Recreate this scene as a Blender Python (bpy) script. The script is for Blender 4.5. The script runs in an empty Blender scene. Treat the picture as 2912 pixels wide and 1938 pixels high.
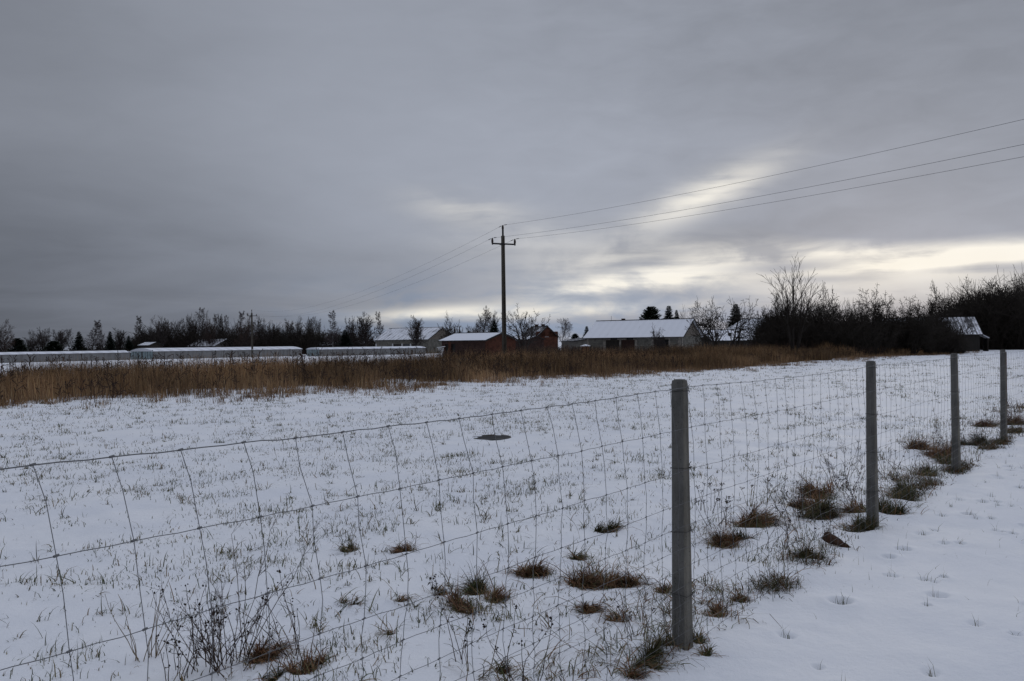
import bpy, math, random
import numpy as np
from mathutils import Vector, Matrix

SC = bpy.context.scene
COL = SC.collection
R = math.radians

# ------------------------------------------------------------------ camera
EYE = 1.65
F = 2350.0                     # focal length in pixels of a 2912 px wide frame
CX, CY = 1456.0, 969.0
ROLL = R(0.75)
RV = np.array([math.cos(ROLL), 0.0, -math.sin(ROLL)])
UV = np.array([math.sin(ROLL), 0.0, math.cos(ROLL)])
cam_d = bpy.data.cameras.new("camera")
cam_d.sensor_width = 36.0
cam_d.lens = 36.0 * F / 2912.0
cam_d.clip_start = 0.05
cam_d.clip_end = 9000.0
cam = bpy.data.objects.new("camera", cam_d)
COL.objects.link(cam)
cam.matrix_world = Matrix(((RV[0], UV[0], 0, 0), (0, 0, -1, 0), (RV[2], UV[2], 0, EYE), (0, 0, 0, 1)))
SC.camera = cam

# ------------------------------------------------------------------ view
SC.view_settings.view_transform = 'Standard'
SC.view_settings.look = 'None'
SC.view_settings.exposure = 0.0
SC.view_settings.gamma = 1.0
SC.view_settings.use_curve_mapping = False
SC.cycles.max_bounces = 6
SC.cycles.diffuse_bounces = 3
SC.cycles.transparent_max_bounces = 4

# ------------------------------------------------------------------ world sky
SUN_AZ, SUN_EL = R(24.0), R(5.5)
world = bpy.data.worlds.new("World")
SC.world = world
world.use_nodes = True
wt = world.node_tree
wt.nodes.clear()
wl = wt.links


class X:
    """tiny expression builder for shader math nodes"""
    def __init__(self, tree, sock): self.t, self.s = tree, sock
    def _op(self, op, *o):
        n = self.t.nodes.new('ShaderNodeMath'); n.operation = op
        for i, a in enumerate((self,) + o):
            if isinstance(a, X): self.t.links.new(a.s, n.inputs[i])
            else: n.inputs[i].default_value = a
        return X(self.t, n.outputs[0])
    def __add__(self, o): return self._op('ADD', o)
    __radd__ = __add__
    def __sub__(self, o): return self._op('SUBTRACT', o)
    def __mul__(self, o): return self._op('MULTIPLY', o)
    __rmul__ = __mul__
    def __truediv__(self, o): return self._op('DIVIDE', o)
    def pw(self, o): return self._op('POWER', o)
    def mx(self, o): return self._op('MAXIMUM', o)
    def mn(self, o): return self._op('MINIMUM', o)
    def exp(self): return self._op('EXPONENT')
    def at2(self, o): return self._op('ARCTAN2', o)
    def asin(self): return self._op('ARCSINE')
    def sstep(self, a, b):
        n = self.t.nodes.new('ShaderNodeMapRange'); n.interpolation_type = 'SMOOTHSTEP'
        self.t.links.new(self.s, n.inputs[0])
        lo, hi, t0, t1 = (a, b, 0, 1) if a < b else (b, a, 1, 0)
        n.inputs[1].default_value = lo; n.inputs[2].default_value = hi
        n.inputs[3].default_value = t0; n.inputs[4].default_value = t1
        return X(self.t, n.outputs[0])


def comb(tree, x, y, z):
    n = tree.nodes.new('ShaderNodeCombineXYZ')
    for i, a in enumerate((x, y, z)):
        if isinstance(a, X): tree.links.new(a.s, n.inputs[i])
        else: n.inputs[i].default_value = a
    return n.outputs[0]


def noise(tree, vec, scale, detail=4.0, rough=0.5, dist=0.0):
    n = tree.nodes.new('ShaderNodeTexNoise')
    n.inputs['Scale'].default_value = scale
    n.inputs['Detail'].default_value = detail
    n.inputs['Roughness'].default_value = rough
    n.inputs['Distortion'].default_value = dist
    if vec is not None: tree.links.new(vec, n.inputs['Vector'])
    return X(tree, n.outputs[0])


tc = wt.nodes.new('ShaderNodeTexCoord')
sp = wt.nodes.new('ShaderNodeSeparateXYZ')
wl.new(tc.outputs['Generated'], sp.inputs[0])
dx, dy, dz = (X(wt, sp.outputs[i]) for i in range(3))
U = dx.at2(dy) * 57.2958            # azimuth, 0 = north (camera side), degrees
V = dz.asin() * 57.2958             # elevation, degrees
inv = (dz.mx(0.0) + 0.07)
cloudp = comb(wt, dx / inv, dy / inv, 0.0)
nA = noise(wt, cloudp, 0.42, 5, 0.5, 0.6)            # broad cloud sheets
nB = noise(wt, cloudp, 1.3, 6, 0.55, 0.8)            # finer clouds
stv = comb(wt, U * 0.030, V * 0.26, 3.0)
nS = noise(wt, stv, 2.2, 5, 0.52, 0.5)               # long streaks low over the horizon
stv2 = comb(wt, U * 0.10, V * 0.28, 9.0)
nT = noise(wt, stv2, 2.0, 6, 0.55, 0.4)


def gauss(u0, v0, su, sv, amp, tilt=0.0):
    c, s = math.cos(R(tilt)), math.sin(R(tilt))
    du, dv = U - u0, V - v0
    p = (du * c + dv * s) * (1.0 / su)
    q = (dv * c - du * s) * (1.0 / sv)
    return ((p * p + q * q) * -0.5).exp() * amp


lum = (nA - 0.5) * 0.14 + (nT - 0.5) * (U.sstep(-12, 12) * 0.07 + 0.035) + 0.335
lum = lum - U.sstep(-10, -34) * 0.095 - (V.sstep(15, 1) * U.sstep(4, -20)) * 0.105
lum = lum + gauss(2, 11, 13, 5, 0.035) + gauss(26, 7, 18, 6, 0.04)
lum = lum - gauss(14, 6.6, 7, 0.9, 0.05, 8) - gauss(30, 19, 16, 6, 0.075)
lum = lum + V.sstep(25, 55) * 0.36 - (dy.sstep(0.3, -0.5)) * 0.10
lum = lum.mx(0.05)
blue = V.sstep(6.0, 1.0) * U.sstep(-26, -2) * U.sstep(24, 8) * (nT.sstep(0.62, 0.38))
dark = U.sstep(0, -30) * V.sstep(14, 2)
brk = (gauss(25, 4.3, 4.5, 0.55, 0.72) + gauss(31.5, 4.9, 4, 0.5, 0.46) + gauss(21, 5.6, 4.5, 0.35, 0.34, -3) + gauss(12.0, 4.8, 6.0, 1.0, 0.50)
       + gauss(7.0, 3.6, 3.4, 0.42, 0.62, 4) + gauss(13.2, 9.5, 3.2, 0.75, 0.44, 22) + gauss(-3, 9.0, 2.6, 0.7, 0.17, -8)
       + gauss(1.5, 6.9, 4, 0.8, 0.12) + gauss(26, 2.7, 9, 0.8, 0.20) + gauss(2.5, 2.3, 7, 0.45, 0.15)
       + gauss(-6, 1.9, 3, 0.28, 0.34, 4) + gauss(-1, 1.7, 3, 0.22, 0.30) + gauss(4, 2.0, 6, 0.25, 0.26))
brk = brk - gauss(19.0, 4.55, 4.0, 0.32, 0.42) - gauss(25.5, 6.9, 4.5, 0.55, 0.12) - gauss(28.5, 4.05, 3.2, 0.2, 0.34) - gauss(21.5, 3.75, 3.2, 0.22, 0.30) - gauss(9.5, 5.3, 2.6, 0.3, 0.2, 10)
warm = (brk * ((nS * 0.6 + nT * 0.5).sstep(0.40, 0.66) * 1.05 + 0.18)).mx(0.0).mn(0.60)


def chan(base, bl, dk, wm):
    return lum * base * ((blue * bl + 1.0)) * (dark * dk + 1.0) + warm * wm


cr = chan(0.925, -0.20, -0.02, 1.0)
cg = chan(1.00, -0.07, 0.00, 0.89)
cb = chan(1.18, 0.08, 0.03, 0.64)
cloud_col = comb(wt, cr, cg, cb)
sky = wt.nodes.new('ShaderNodeTexSky')
sky.sky_type = 'NISHITA'
sky.sun_disc = False
sky.sun_elevation = SUN_EL
sky.sun_rotation = SUN_AZ
sky.air_density = 1.0
sky.dust_density = 1.5
bg_sky = wt.nodes.new('ShaderNodeBackground'); bg_sky.inputs[1].default_value = 0.05
wl.new(sky.outputs[0], bg_sky.inputs[0])
bg_cl = wt.nodes.new('ShaderNodeBackground'); bg_cl.inputs[1].default_value = 1.0
wl.new(cloud_col, bg_cl.inputs[0])
mixw = wt.nodes.new('ShaderNodeMixShader'); mixw.inputs[0].default_value = 0.98     # cloud cover
wl.new(bg_sky.outputs[0], mixw.inputs[1]); wl.new(bg_cl.outputs[0], mixw.inputs[2])
wo = wt.nodes.new('ShaderNodeOutputWorld')
wl.new(mixw.outputs[0], wo.inputs[0])

sd = bpy.data.lights.new("sun", 'SUN')
sd.energy = 0.5
sd.angle = R(20)
sd.color = (1.0, 0.93, 0.82)
sun = bpy.data.objects.new("sun", sd)
COL.objects.link(sun)
sdir = Vector((math.sin(SUN_AZ) * math.cos(SUN_EL), math.cos(SUN_AZ) * math.cos(SUN_EL), math.sin(SUN_EL)))
sun.rotation_euler = sdir.to_track_quat('Z', 'Y').to_euler()
sun.location = (30, 60, 40)

# ------------------------------------------------------------------ terrain
_rs = np.random.RandomState(7)
_LAT = _rs.rand(256, 256)


def vnoise(x, y):
    xi = np.floor(x).astype(np.int64); yi = np.floor(y).astype(np.int64)
    fx = x - xi; fy = y - yi
    fx = fx * fx * (3 - 2 * fx); fy = fy * fy * (3 - 2 * fy)
    a = _LAT[xi & 255, yi & 255]; b = _LAT[(xi + 1) & 255, yi & 255]
    c = _LAT[xi & 255, (yi + 1) & 255]; d = _LAT[(xi + 1) & 255, (yi + 1) & 255]
    return (a * (1 - fx) + b * fx) * (1 - fy) + (c * (1 - fx) + d * fx) * fy


def ss(x, a, b):
    t = np.clip((x - a) / (b - a), 0, 1)
    return t * t * (3 - 2 * t)


P0 = np.array([0.875, 4.34])                # nearest fence post
FD = np.array([0.62, 0.785]); FD = FD / np.linalg.norm(FD)
FN = np.array([FD[1], -FD[0]])              # towards the path


def fence_off(x, y):
    return (x - P0[0]) * FN[0] + (y - P0[1]) * FN[1]


_rd = np.random.RandomState(5)
DIMPLES = []
for _k in range(430):
    _s = _rd.uniform(-1.0, 16); _o = 0.35 + 4.2 * _rd.rand() ** 1.2
    DIMPLES.append((P0[0] + FD[0] * _s + FN[0] * _o, P0[1] + FD[1] * _s + FN[1] * _o,
                    _rd.uniform(0.020, 0.050), _rd.uniform(0.025, 0.11)))


def gz(x, y, fine=True):
    x = np.atleast_1d(np.asarray(x, dtype=float)); y = np.atleast_1d(np.asarray(y, dtype=float))
    d = np.hypot(x, y)
    az = np.degrees(np.arctan2(x, y))
    fac = 1.0 - 0.8 * ss(az, 6, 26)
    fac = np.where(y < 0, 0.2, fac)
    dd = np.maximum(0, d - 15)
    z = -0.0064 * np.minimum(dd, 300) * fac
    z = z + (vnoise(x / 13 + 31, y / 13 + 17) - 0.5) * 0.10 * ss(d, 7, 20) * (1 - ss(d, 70, 120))
    if fine:
        o = fence_off(x, y)
        path = ss(o, 0.1, 0.9)
        fd = 1 - ss(d, 40, 80)
        n = (vnoise(x / 1.1, y / 1.1) - .5) * 0.045 + (vnoise(x / .42 + 9, y / .42 + 5) - .5) * 0.026
        n += (vnoise(x / .17 + 3, y / .17 + 8) - .5) * 0.012 + (vnoise(x / .075 + 13, y / .075 + 2) - .5) * 0.005
        a = x * .94 - y * .34; b = x * .34 + y * .94
        n += (vnoise(a / .9 + 40, b / .22 + 11) - .5) * 0.008
        z = z + n * fd * (1 - 0.35 * path)
        z = z - 0.006 + 0.014 * np.exp(-((o + 0.15) / .35) ** 2) * (0.5 + vnoise(x / .5, y / .5)) * (1 - ss(d, 25, 40))
    return z


def gz1(x, y, fine=True):
    return float(gz(x, y, fine)[0])


def at(px, py, D):
    k = (px - CX) / F * D; m = (CY - py) / F * D
    return np.array([k * RV[0] + m * UV[0], D, EYE + k * RV[2] + m * UV[2]])


def gpt(px, D):
    """point on the ground D metres ahead, in the direction of image column px (taken at the horizon)"""
    p = at(px, 970, D)
    return np.array([p[0], p[1], gz1(p[0], p[1])])


def on_ground(px, py):
    lo, hi = 1.5, 400.0
    for _ in range(50):
        mid = math.sqrt(lo * hi)
        p = at(px, py, mid)
        if p[2] > gz1(p[0], p[1]): lo = mid
        else: hi = mid
    p = at(px, py, lo)
    return np.array([p[0], p[1], gz1(p[0], p[1])]), lo


# ------------------------------------------------------------------ materials
def mat(name, col, rough=0.8, bump=0.0, bscale=40.0, var=0.0, vscale=6.0, var_col=None, stretch=(1, 1, 1), attr=None, metal=0.0, spec=0.3, detail=5):
    m = bpy.data.materials.new(name); m.use_nodes = True
    t = m.node_tree; bs = t.nodes['Principled BSDF']
    bs.inputs['Roughness'].default_value = rough
    bs.inputs['Metallic'].default_value = metal
    bs.inputs['Specular IOR Level'].default_value = spec
    bs.inputs['Base Color'].default_value = (*col, 1)
    tcn = t.nodes.new('ShaderNodeTexCoord'); mp = t.nodes.new('ShaderNodeMapping')
    mp.inputs['Scale'].default_value = stretch
    t.links.new(tcn.outputs['Object'], mp.inputs[0])
    src = None
    if attr:
        a = t.nodes.new('ShaderNodeAttribute'); a.attribute_name = attr; src = a.outputs['Color']
        t.links.new(src, bs.inputs['Base Color'])
    if var > 0:
        n = noise(t, mp.outputs[0], vscale, detail, 0.6)
        mx = t.nodes.new('ShaderNodeMix'); mx.data_type = 'RGBA'
        vc = var_col or tuple(c * (1 - var) for c in col)
        mx.inputs['A'].default_value = (*col, 1); mx.inputs['B'].default_value = (*vc, 1)
        t.links.new(n.sstep(0.38, 0.66).s, mx.inputs['Factor'])
        if src: t.links.new(src, mx.inputs['A'])
        t.links.new(mx.outputs['Result'], bs.inputs['Base Color'])
    if bump > 0:
        n = noise(t, mp.outputs[0], bscale, 4, 0.6)
        b = t.nodes.new('ShaderNodeBump'); b.inputs['Strength'].default_value = bump; b.inputs['Distance'].default_value = 0.02
        t.links.new(n.s, b.inputs['Height']); t.links.new(b.outputs[0], bs.inputs['Normal'])
    return m


def m_snow():
    m = bpy.data.materials.new("snow"); m.use_nodes = True
    t = m.node_tree; bs = t.nodes['Principled BSDF']
    tcn = t.nodes.new('ShaderNodeTexCoord')
    n = noise(t, tcn.outputs['Object'], 0.9, 5, 0.6)
    mx = t.nodes.new('ShaderNodeMix'); mx.data_type = 'RGBA'
    mx.inputs['A'].default_value = (0.80, 0.82, 0.87, 1); mx.inputs['B'].default_value = (0.86, 0.87, 0.90, 1)
    t.links.new(n.sstep(0.35, 0.65).s, mx.inputs['Factor'])
    t.links.new(mx.outputs['Result'], bs.inputs['Base Color'])
    bs.inputs['Roughness'].default_value = 0.65
    bs.inputs['Specular IOR Level'].default_value = 0.25
    n1 = noise(t, tcn.outputs['Object'], 26, 5, 0.65); n2 = noise(t, tcn.outputs['Object'], 160, 2, 0.6)
    b = t.nodes.new('ShaderNodeBump'); b.inputs['Strength'].default_value = 0.45; b.inputs['Distance'].default_value = 0.02
    t.links.new((n1 + n2 * 0.25).s, b.inputs['Height']); t.links.new(b.outputs[0], bs.inputs['Normal'])
    return m


def m_roof(name, under, cover, streak=(0.5, 0.06, 0.06), scale=6.0, ribs=0.0, ribw=0.9, snowc=(0.82, 0.84, 0.90)):
    """sheet roof with thin snow that has slid off in streaks running down the slope"""
    m = bpy.data.materials.new(name); m.use_nodes = True
    t = m.node_tree; bs = t.nodes['Principled BSDF']
    tcn = t.nodes.new('ShaderNodeTexCoord'); mp = t.nodes.new('ShaderNodeMapping')
    mp.inputs['Scale'].default_value = streak
    t.links.new(tcn.outputs['Object'], mp.inputs[0])
    n = noise(t, mp.outputs[0], scale, 5, 0.6)
    n2 = noise(t, tcn.outputs['Object'], 0.5, 4, 0.6)
    f = (n * 0.65 + n2 * 0.35).sstep(0.5 - cover * 0.5 - 0.04, 0.5 - cover * 0.5 + 0.12)
    if ribs > 0:
        sx = t.nodes.new('ShaderNodeSeparateXYZ'); t.links.new(tcn.outputs['Object'], sx.inputs[0])
        w = (X(t, sx.outputs[0]) * (6.2832 / ribw))._op('SINE')
        f = f * (w.sstep(-0.4, 0.3) * ribs + (1 - ribs))
    mx = t.nodes.new('ShaderNodeMix'); mx.data_type = 'RGBA'
    mx.inputs['A'].default_value = (*under, 1); mx.inputs['B'].default_value = (*snowc, 1)
    t.links.new(f.s, mx.inputs['Factor']); t.links.new(mx.outputs['Result'], bs.inputs['Base Color'])
    bs.inputs['Roughness'].default_value = 0.75; bs.inputs['Specular IOR Level'].default_value = 0.2
    return m


def m_brick(name, c1, c2, mortar, sx=0.26, sy=0.08, msize=0.012):
    m = bpy.data.materials.new(name); m.use_nodes = True
    t = m.node_tree; bs = t.nodes['Principled BSDF']
    tcn = t.nodes.new('ShaderNodeTexCoord')
    s = t.nodes.new('ShaderNodeSeparateXYZ'); t.links.new(tcn.outputs['Object'], s.inputs[0])
    v = comb(t, X(t, s.outputs[0]) + X(t, s.outputs[1]), X(t, s.outputs[2]), 0.0)
    b = t.nodes.new('ShaderNodeTexBrick')
    t.links.new(v, b.inputs['Vector'])
    b.inputs['Scale'].default_value = 1.0
    b.inputs['Brick Width'].default_value = sx; b.inputs['Row Height'].default_value = sy
    b.inputs['Mortar Size'].default_value = msize
    b.inputs['Color1'].default_value = (*c1, 1); b.inputs['Color2'].default_value = (*c2, 1); b.inputs['Mortar'].default_value = (*mortar, 1)
    n = noise(t, tcn.outputs['Object'], 1.3, 5, 0.65)
    mx = t.nodes.new('ShaderNodeMix'); mx.data_type = 'RGBA'; mx.blend_type = 'MULTIPLY'
    mx.inputs['Factor'].default_value = 1.0
    g = n.sstep(0.3, 0.65) * 0.5 + 0.55
    t.links.new(b.outputs[0], mx.inputs['A'])
    t.links.new(comb(t, g, g, g), mx.inputs['B'])
    t.links.new(mx.outputs['Result'], bs.inputs['Base Color'])
    bs.inputs['Roughness'].default_value = 0.9; bs.inputs['Specular IOR Level'].default_value = 0.1
    return m


M = {}
M['snow'] = m_snow()
M['blade'] = mat('grass_blade', (.1, .09, .04), 0.7, attr='tint', spec=0.15)
def m_post():
    m = mat('post_concrete', (.165, .160, .148), 0.92, bump=1.0, bscale=70, var=0.35, vscale=7, stretch=(1, 1, .4))
    t = m.node_tree; bs = t.nodes['Principled BSDF']
    src = bs.inputs['Base Color'].links[0].from_socket
    tcn = t.nodes.new('ShaderNodeTexCoord')
    pits = noise(t, tcn.outputs['Object'], 130, 2, .5).sstep(.66, .72)            # little air holes
    mp = t.nodes.new('ShaderNodeMapping'); mp.inputs['Scale'].default_value = (34, 34, 1.2)
    t.links.new(tcn.outputs['Object'], mp.inputs[0])
    run = noise(t, mp.outputs[0], 1.0, 4, .6).sstep(.5, .72) * .45                # rain stains
    g = (pits * -.7 + 1.0) * (run * -1.0 + 1.0)
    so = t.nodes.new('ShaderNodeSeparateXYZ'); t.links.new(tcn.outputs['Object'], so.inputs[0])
    blotch = noise(t, tcn.outputs['Object'], 5, 5, .6).sstep(.35, .65) * .5 + .5
    # face-to-face light difference painted into the colour: path side paler, with a brown stain
    rough = X(t, so.outputs[1]).sstep(-.030, -.0335) * blotch
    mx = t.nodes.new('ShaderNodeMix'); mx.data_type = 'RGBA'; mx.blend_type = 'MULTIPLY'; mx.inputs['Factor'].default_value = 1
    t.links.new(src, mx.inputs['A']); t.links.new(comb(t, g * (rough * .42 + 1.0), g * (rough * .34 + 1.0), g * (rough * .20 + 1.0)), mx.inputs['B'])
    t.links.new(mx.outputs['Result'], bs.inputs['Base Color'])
    return m


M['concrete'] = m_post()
M['old_concrete'] = mat('post_concrete', (.150, .146, .135), 0.92, bump=0.9, bscale=55, var=0.45, vscale=9, stretch=(1, 1, .5))
M['pole_concrete'] = mat('pole_concrete', (.085, .075, .06), 0.9, var=0.35, vscale=3, stretch=(3, 3, .4))
M['wire'] = mat('galvanised_wire', (.16, .16, .165), 0.5, metal=0.55)
M['tie'] = mat('dark_tie_wire', (.05, .045, .045), 0.6, metal=0.3)
M['rust'] = mat('rusty_steel', (.06, .032, .02), 0.85, var=0.5, vscale=18, var_col=(.13, .06, .03))
M['dark_steel'] = mat('dark_steel', (.018, .018, .02), 0.6)
M['ceramic'] = mat('insulator_ceramic', (.035, .022, .018), 0.4)
M['cable'] = mat('aluminium_cable', (.06, .06, .065), 0.5)
M['bark'] = mat('bark', (.034, .028, .024), 0.9, var=0.4, vscale=4)
M['bark2'] = mat('bark_grey', (.075, .066, .060), 0.9, var=0.4, vscale=4)
M['twig'] = mat('twig', (.045, .035, .032), 0.9)
M['twig_dark'] = mat('twig_dark', (.027, .021, .016), 0.9)
M['twig_birch'] = mat('twig_birch', (.085, .066, .068), 0.9)
M['bark_birch'] = mat('bark_birch', (.36, .35, .34), 0.85, var=0.8, vscale=5, stretch=(1, 1, .6), var_col=(.04, .04, .04))
M['leaf_brown'] = mat('withered_leaf', (.060, .032, .022), 0.8)
M['needle'] = mat('needle', (.016, .026, .018), 0.8)
M['needle2'] = mat('needle_green', (.020, .032, .016), 0.8)
M['block'] = m_brick('block_wall', (.205, .194, .168), (.165, .157, .138), (.12, .115, .10), 0.5, 0.25, 0.02)
M['plaster'] = mat('plaster', (.15, .14, .125), 0.9, var=0.3, vscale=1.5)
M['pale'] = mat('pale_plaster', (.30, .27, .235), 0.9, var=0.4, vscale=2.5)
M['brick'] = m_brick('red_brick', (.125, .042, .025), (.095, .034, .022), (.075, .045, .034))
M['brick_dark'] = m_brick('dark_brick', (.075, .036, .029), (.055, .029, .026), (.05, .04, .035))
M['dark_wall'] = mat('dark_board_wall', (.040, .036, .032), .9, var=.4, vscale=3, stretch=(6, 6, .3))
M['dark_open'] = mat('dark_interior', (.012, .012, .012), 0.9)
M['boards'] = mat('old_boards', (.045, .038, .032), 0.9, var=0.5, vscale=3, stretch=(6, 6, .3))
M['rdoor'] = mat('red_brown_door', (.055, .028, .022), 0.85, var=0.4, vscale=3)
M['gable_board'] = mat('gable_boards', (.17, .145, .12), 0.9, var=0.3, vscale=2, stretch=(.3, .3, 5))
M['trim'] = mat('dark_trim', (.025, .023, .022), 0.8)
M['white_paint'] = mat('white_paint', (.62, .62, .62), 0.6, var=0.25)
M['glass'] = mat('window_glass', (.03, .035, .04), 0.1, spec=0.6)
M['film'] = mat('greenhouse_film', (.24, .238, .235), 0.6, var=0.3, vscale=1.2, stretch=(1.5, 1.5, .5), var_col=(.18, .176, .172))
M['door_film'] = mat('greenhouse_door', (.30, .38, .40), 0.5, var=0.4, vscale=2)
M['roof_barn'] = m_roof('barn_roof', (.20, .20, .21), 0.44, (1.0, .10, .10), 4.0, ribs=0.04, ribw=1.1)
M['roof_grey'] = m_roof('grey_roof', (.12, .12, .125), 0.22, (1.0, .12, .12), 3.2, ribs=0.15, ribw=1.1)
M['roof_snow'] = m_roof('snow_roof', (.3, .3, .3), 0.9)
M['roof_house'] = m_roof('house_roof', (.06, .06, .065), -0.04, (.5, 1.2, 1.2), 3.0)
M['roof_metal'] = m_roof('metal_roof', (.06, .06, .065), 0.12, (1.0, .2, .2), 1.5, ribs=0.38, ribw=0.30)
M['roof_green'] = m_roof('greenhouse_roof', (.30, .31, .33), 0.55, (1.0, .15, .15), 1.0, ribs=0.25, ribw=2.2)
M['lid'] = mat('iron_lid', (.022, .022, .024), 0.85, bump=0.5, bscale=30)
M['ring'] = mat('well_ring', (.10, .10, .095), 0.9, var=0.4)
M['stem'] = mat('dead_stem', (.060, .036, .026), 0.9, var=0.4, vscale=20)
M['straw'] = mat('straw', (.20, .145, .085), 0.85, var=0.3, vscale=15)
M['seed'] = mat('seed_head', (.026, .019, .017), 0.95)

# ------------------------------------------------------------------ mesh helpers


def mesh_np(name, verts, quads=None, tris=None, m=None, tint=None, smooth=False):
    me = bpy.data.meshes.new(name)
    verts = np.asarray(verts, dtype=np.float32).reshape(-1, 3)
    quads = np.zeros((0, 4), np.int32) if quads is None else np.asarray(quads, np.int32).reshape(-1, 4)
    tris = np.zeros((0, 3), np.int32) if tris is None else np.asarray(tris, np.int32).reshape(-1, 3)
    me.vertices.add(len(verts)); me.vertices.foreach_set('co', verts.ravel())
    nl = quads.size + tris.size
    me.loops.add(nl)
    me.loops.foreach_set('vertex_index', np.concatenate([quads.ravel(), tris.ravel()]))
    npoly = len(quads) + len(tris)
    me.polygons.add(npoly)
    st = np.concatenate([np.arange(len(quads)) * 4, quads.size + np.arange(len(tris)) * 3]).astype(np.int32)
    me.polygons.foreach_set('loop_start', st)
    if smooth: me.polygons.foreach_set('use_smooth', np.ones(npoly, bool))
    me.update(calc_edges=True)
    if tint is not None:
        a = me.attributes.new('tint', 'FLOAT_COLOR', 'POINT')
        c = np.ones((len(verts), 4), np.float32); c[:, :3] = tint
        a.data.foreach_set('color', c.ravel())
    if m: me.materials.append(m)
    return me


class MB:
    """collects shapes for ONE mesh object"""
    def __init__(self): self.v, self.f = [], []
    def add(self, vs, fs):
        b = len(self.v); self.v += [tuple(p) for p in vs]; self.f += [tuple(i + b for i in q) for q in fs]; return self
    def box(self, x0, x1, y0, y1, z0, z1):
        vs = [(x, y, z) for z in (z0, z1) for y in (y0, y1) for x in (x0, x1)]
        return self.add(vs, [(0, 2, 3, 1), (4, 5, 7, 6), (0, 1, 5, 4), (2, 6, 7, 3), (0, 4, 6, 2), (1, 3, 7, 5)])
    def hexa(self, a, b):
        """two quads (4 pts each) joined"""
        return self.add(list(a) + list(b), [(3, 2, 1, 0), (4, 5, 6, 7), (0, 1, 5, 4), (1, 2, 6, 5), (2, 3, 7, 6), (3, 0, 4, 7)])
    def prism(self, poly, d):
        n = len(poly); d = Vector(d)
        a = [Vector(p) for p in poly]; b = [p + d for p in a]
        return self.add(a + b, [tuple(range(n))[::-1], tuple(range(n, 2 * n))] + [(i, (i + 1) % n, n + (i + 1) % n, n + i) for i in range(n)])
    def tube(self, pts, r, n=6, cap=True):
        pts = [Vector(p) for p in pts]
        rs = r if isinstance(r, (list, tuple)) else [r] * len(pts)
        b = len(self.v); prev = None
        for i, p in enumerate(pts):
            t = (pts[min(i + 1, len(pts) - 1)] - pts[max(i - 1, 0)])
            t = t.normalized() if t.length > 1e-9 else Vector((0, 0, 1))
            if prev is None:
                a = t.cross(Vector((0, 0, 1))) if abs(t.z) < .9 else t.cross(Vector((1, 0, 0)))
            else: a = prev - t * prev.dot(t)
            a.normalize(); prev = a; c = t.cross(a)
            for k in range(n):
                w = 2 * math.pi * k / n
                self.v.append(tuple(p + (a * math.cos(w) + c * math.sin(w)) * rs[i]))
        for i in range(len(pts) - 1):
            for k in range(n):
                self.f.append((b + i * n + k, b + i * n + (k + 1) % n, b + (i + 1) * n + (k + 1) % n, b + (i + 1) * n + k))
        if cap:
            self.f.append(tuple(b + k for k in range(n))[::-1])
            e = b + (len(pts) - 1) * n
            self.f.append(tuple(e + k for k in range(n)))
        return self
    def lathe(self, prof, n=12, c=(0, 0)):
        """prof: list of (r, z)"""
        b = len(self.v)
        for r_, z in prof:
            for k in range(n):
                w = 2 * math.pi * k / n
                self.v.append((c[0] + r_ * math.cos(w), c[1] + r_ * math.sin(w), z))
        for i in range(len(prof) - 1):
            for k in range(n):
                self.f.append((b + i * n + k, b + i * n + (k + 1) % n, b + (i + 1) * n + (k + 1) % n, b + (i + 1) * n + k))
        self.f.append(tuple(b + k for k in range(n))[::-1])
        e = b + (len(prof) - 1) * n
        self.f.append(tuple(e + k for k in range(n)))
        return self
    def mesh(self, name, m, smooth=False):
        me = bpy.data.meshes.new(name); me.from_pydata(self.v, [], self.f); me.update()
        if smooth: me.polygons.foreach_set('use_smooth', [True] * len(me.polygons))
        me.materials.append(m); return me
    def build(self, name, m, parent=None, smooth=False):
        return link(name, self.mesh(name, m, smooth), parent)


def link(name, data, parent=None, loc=None):
    o = bpy.data.objects.new(name, data); COL.objects.link(o)
    if parent is not None: o.parent = parent
    if loc is not None: o.location = loc
    return o


def tag(o, label=None, cat=None, group=None, kind=None):
    for k, v in (('label', label), ('category', cat), ('group', group), ('kind', kind)):
        if v: o[k] = v
    return o


def empty(name, loc, rz=0.0):
    o = link(name, None, None, loc); o.rotation_euler = (0, 0, rz); return o


def segs_mesh(name, A, B, ra, rb, m, n=3):
    """independent tapered prisms from A to B; merged in one mesh"""
    A = np.asarray(A, float); B = np.asarray(B, float); ra = np.asarray(ra, float); rb = np.asarray(rb, float)
    d = B - A; L = np.linalg.norm(d, axis=1, keepdims=True); d = d / np.maximum(L, 1e-9)
    h = np.where(np.abs(d[:, 2:3]) < .9, np.array([[0, 0, 1.]]), np.array([[1., 0, 0]]))
    a = np.cross(d, h); a /= np.linalg.norm(a, axis=1, keepdims=True); c = np.cross(d, a)
    N = len(A); V_ = np.zeros((N, 2 * n, 3))
    for k in range(n):
        w = 2 * math.pi * k / n
        o = a * math.cos(w) + c * math.sin(w)
        V_[:, k] = A + o * ra[:, None]; V_[:, n + k] = B + o * rb[:, None]
    q = np.array([[k, (k + 1) % n, n + (k + 1) % n, n + k] for k in range(n)])
    Q = (np.arange(N)[:, None, None] * 2 * n + q[None]).reshape(-1, 4)
    return mesh_np(name, V_.reshape(-1, 3), Q, None, m)


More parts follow.
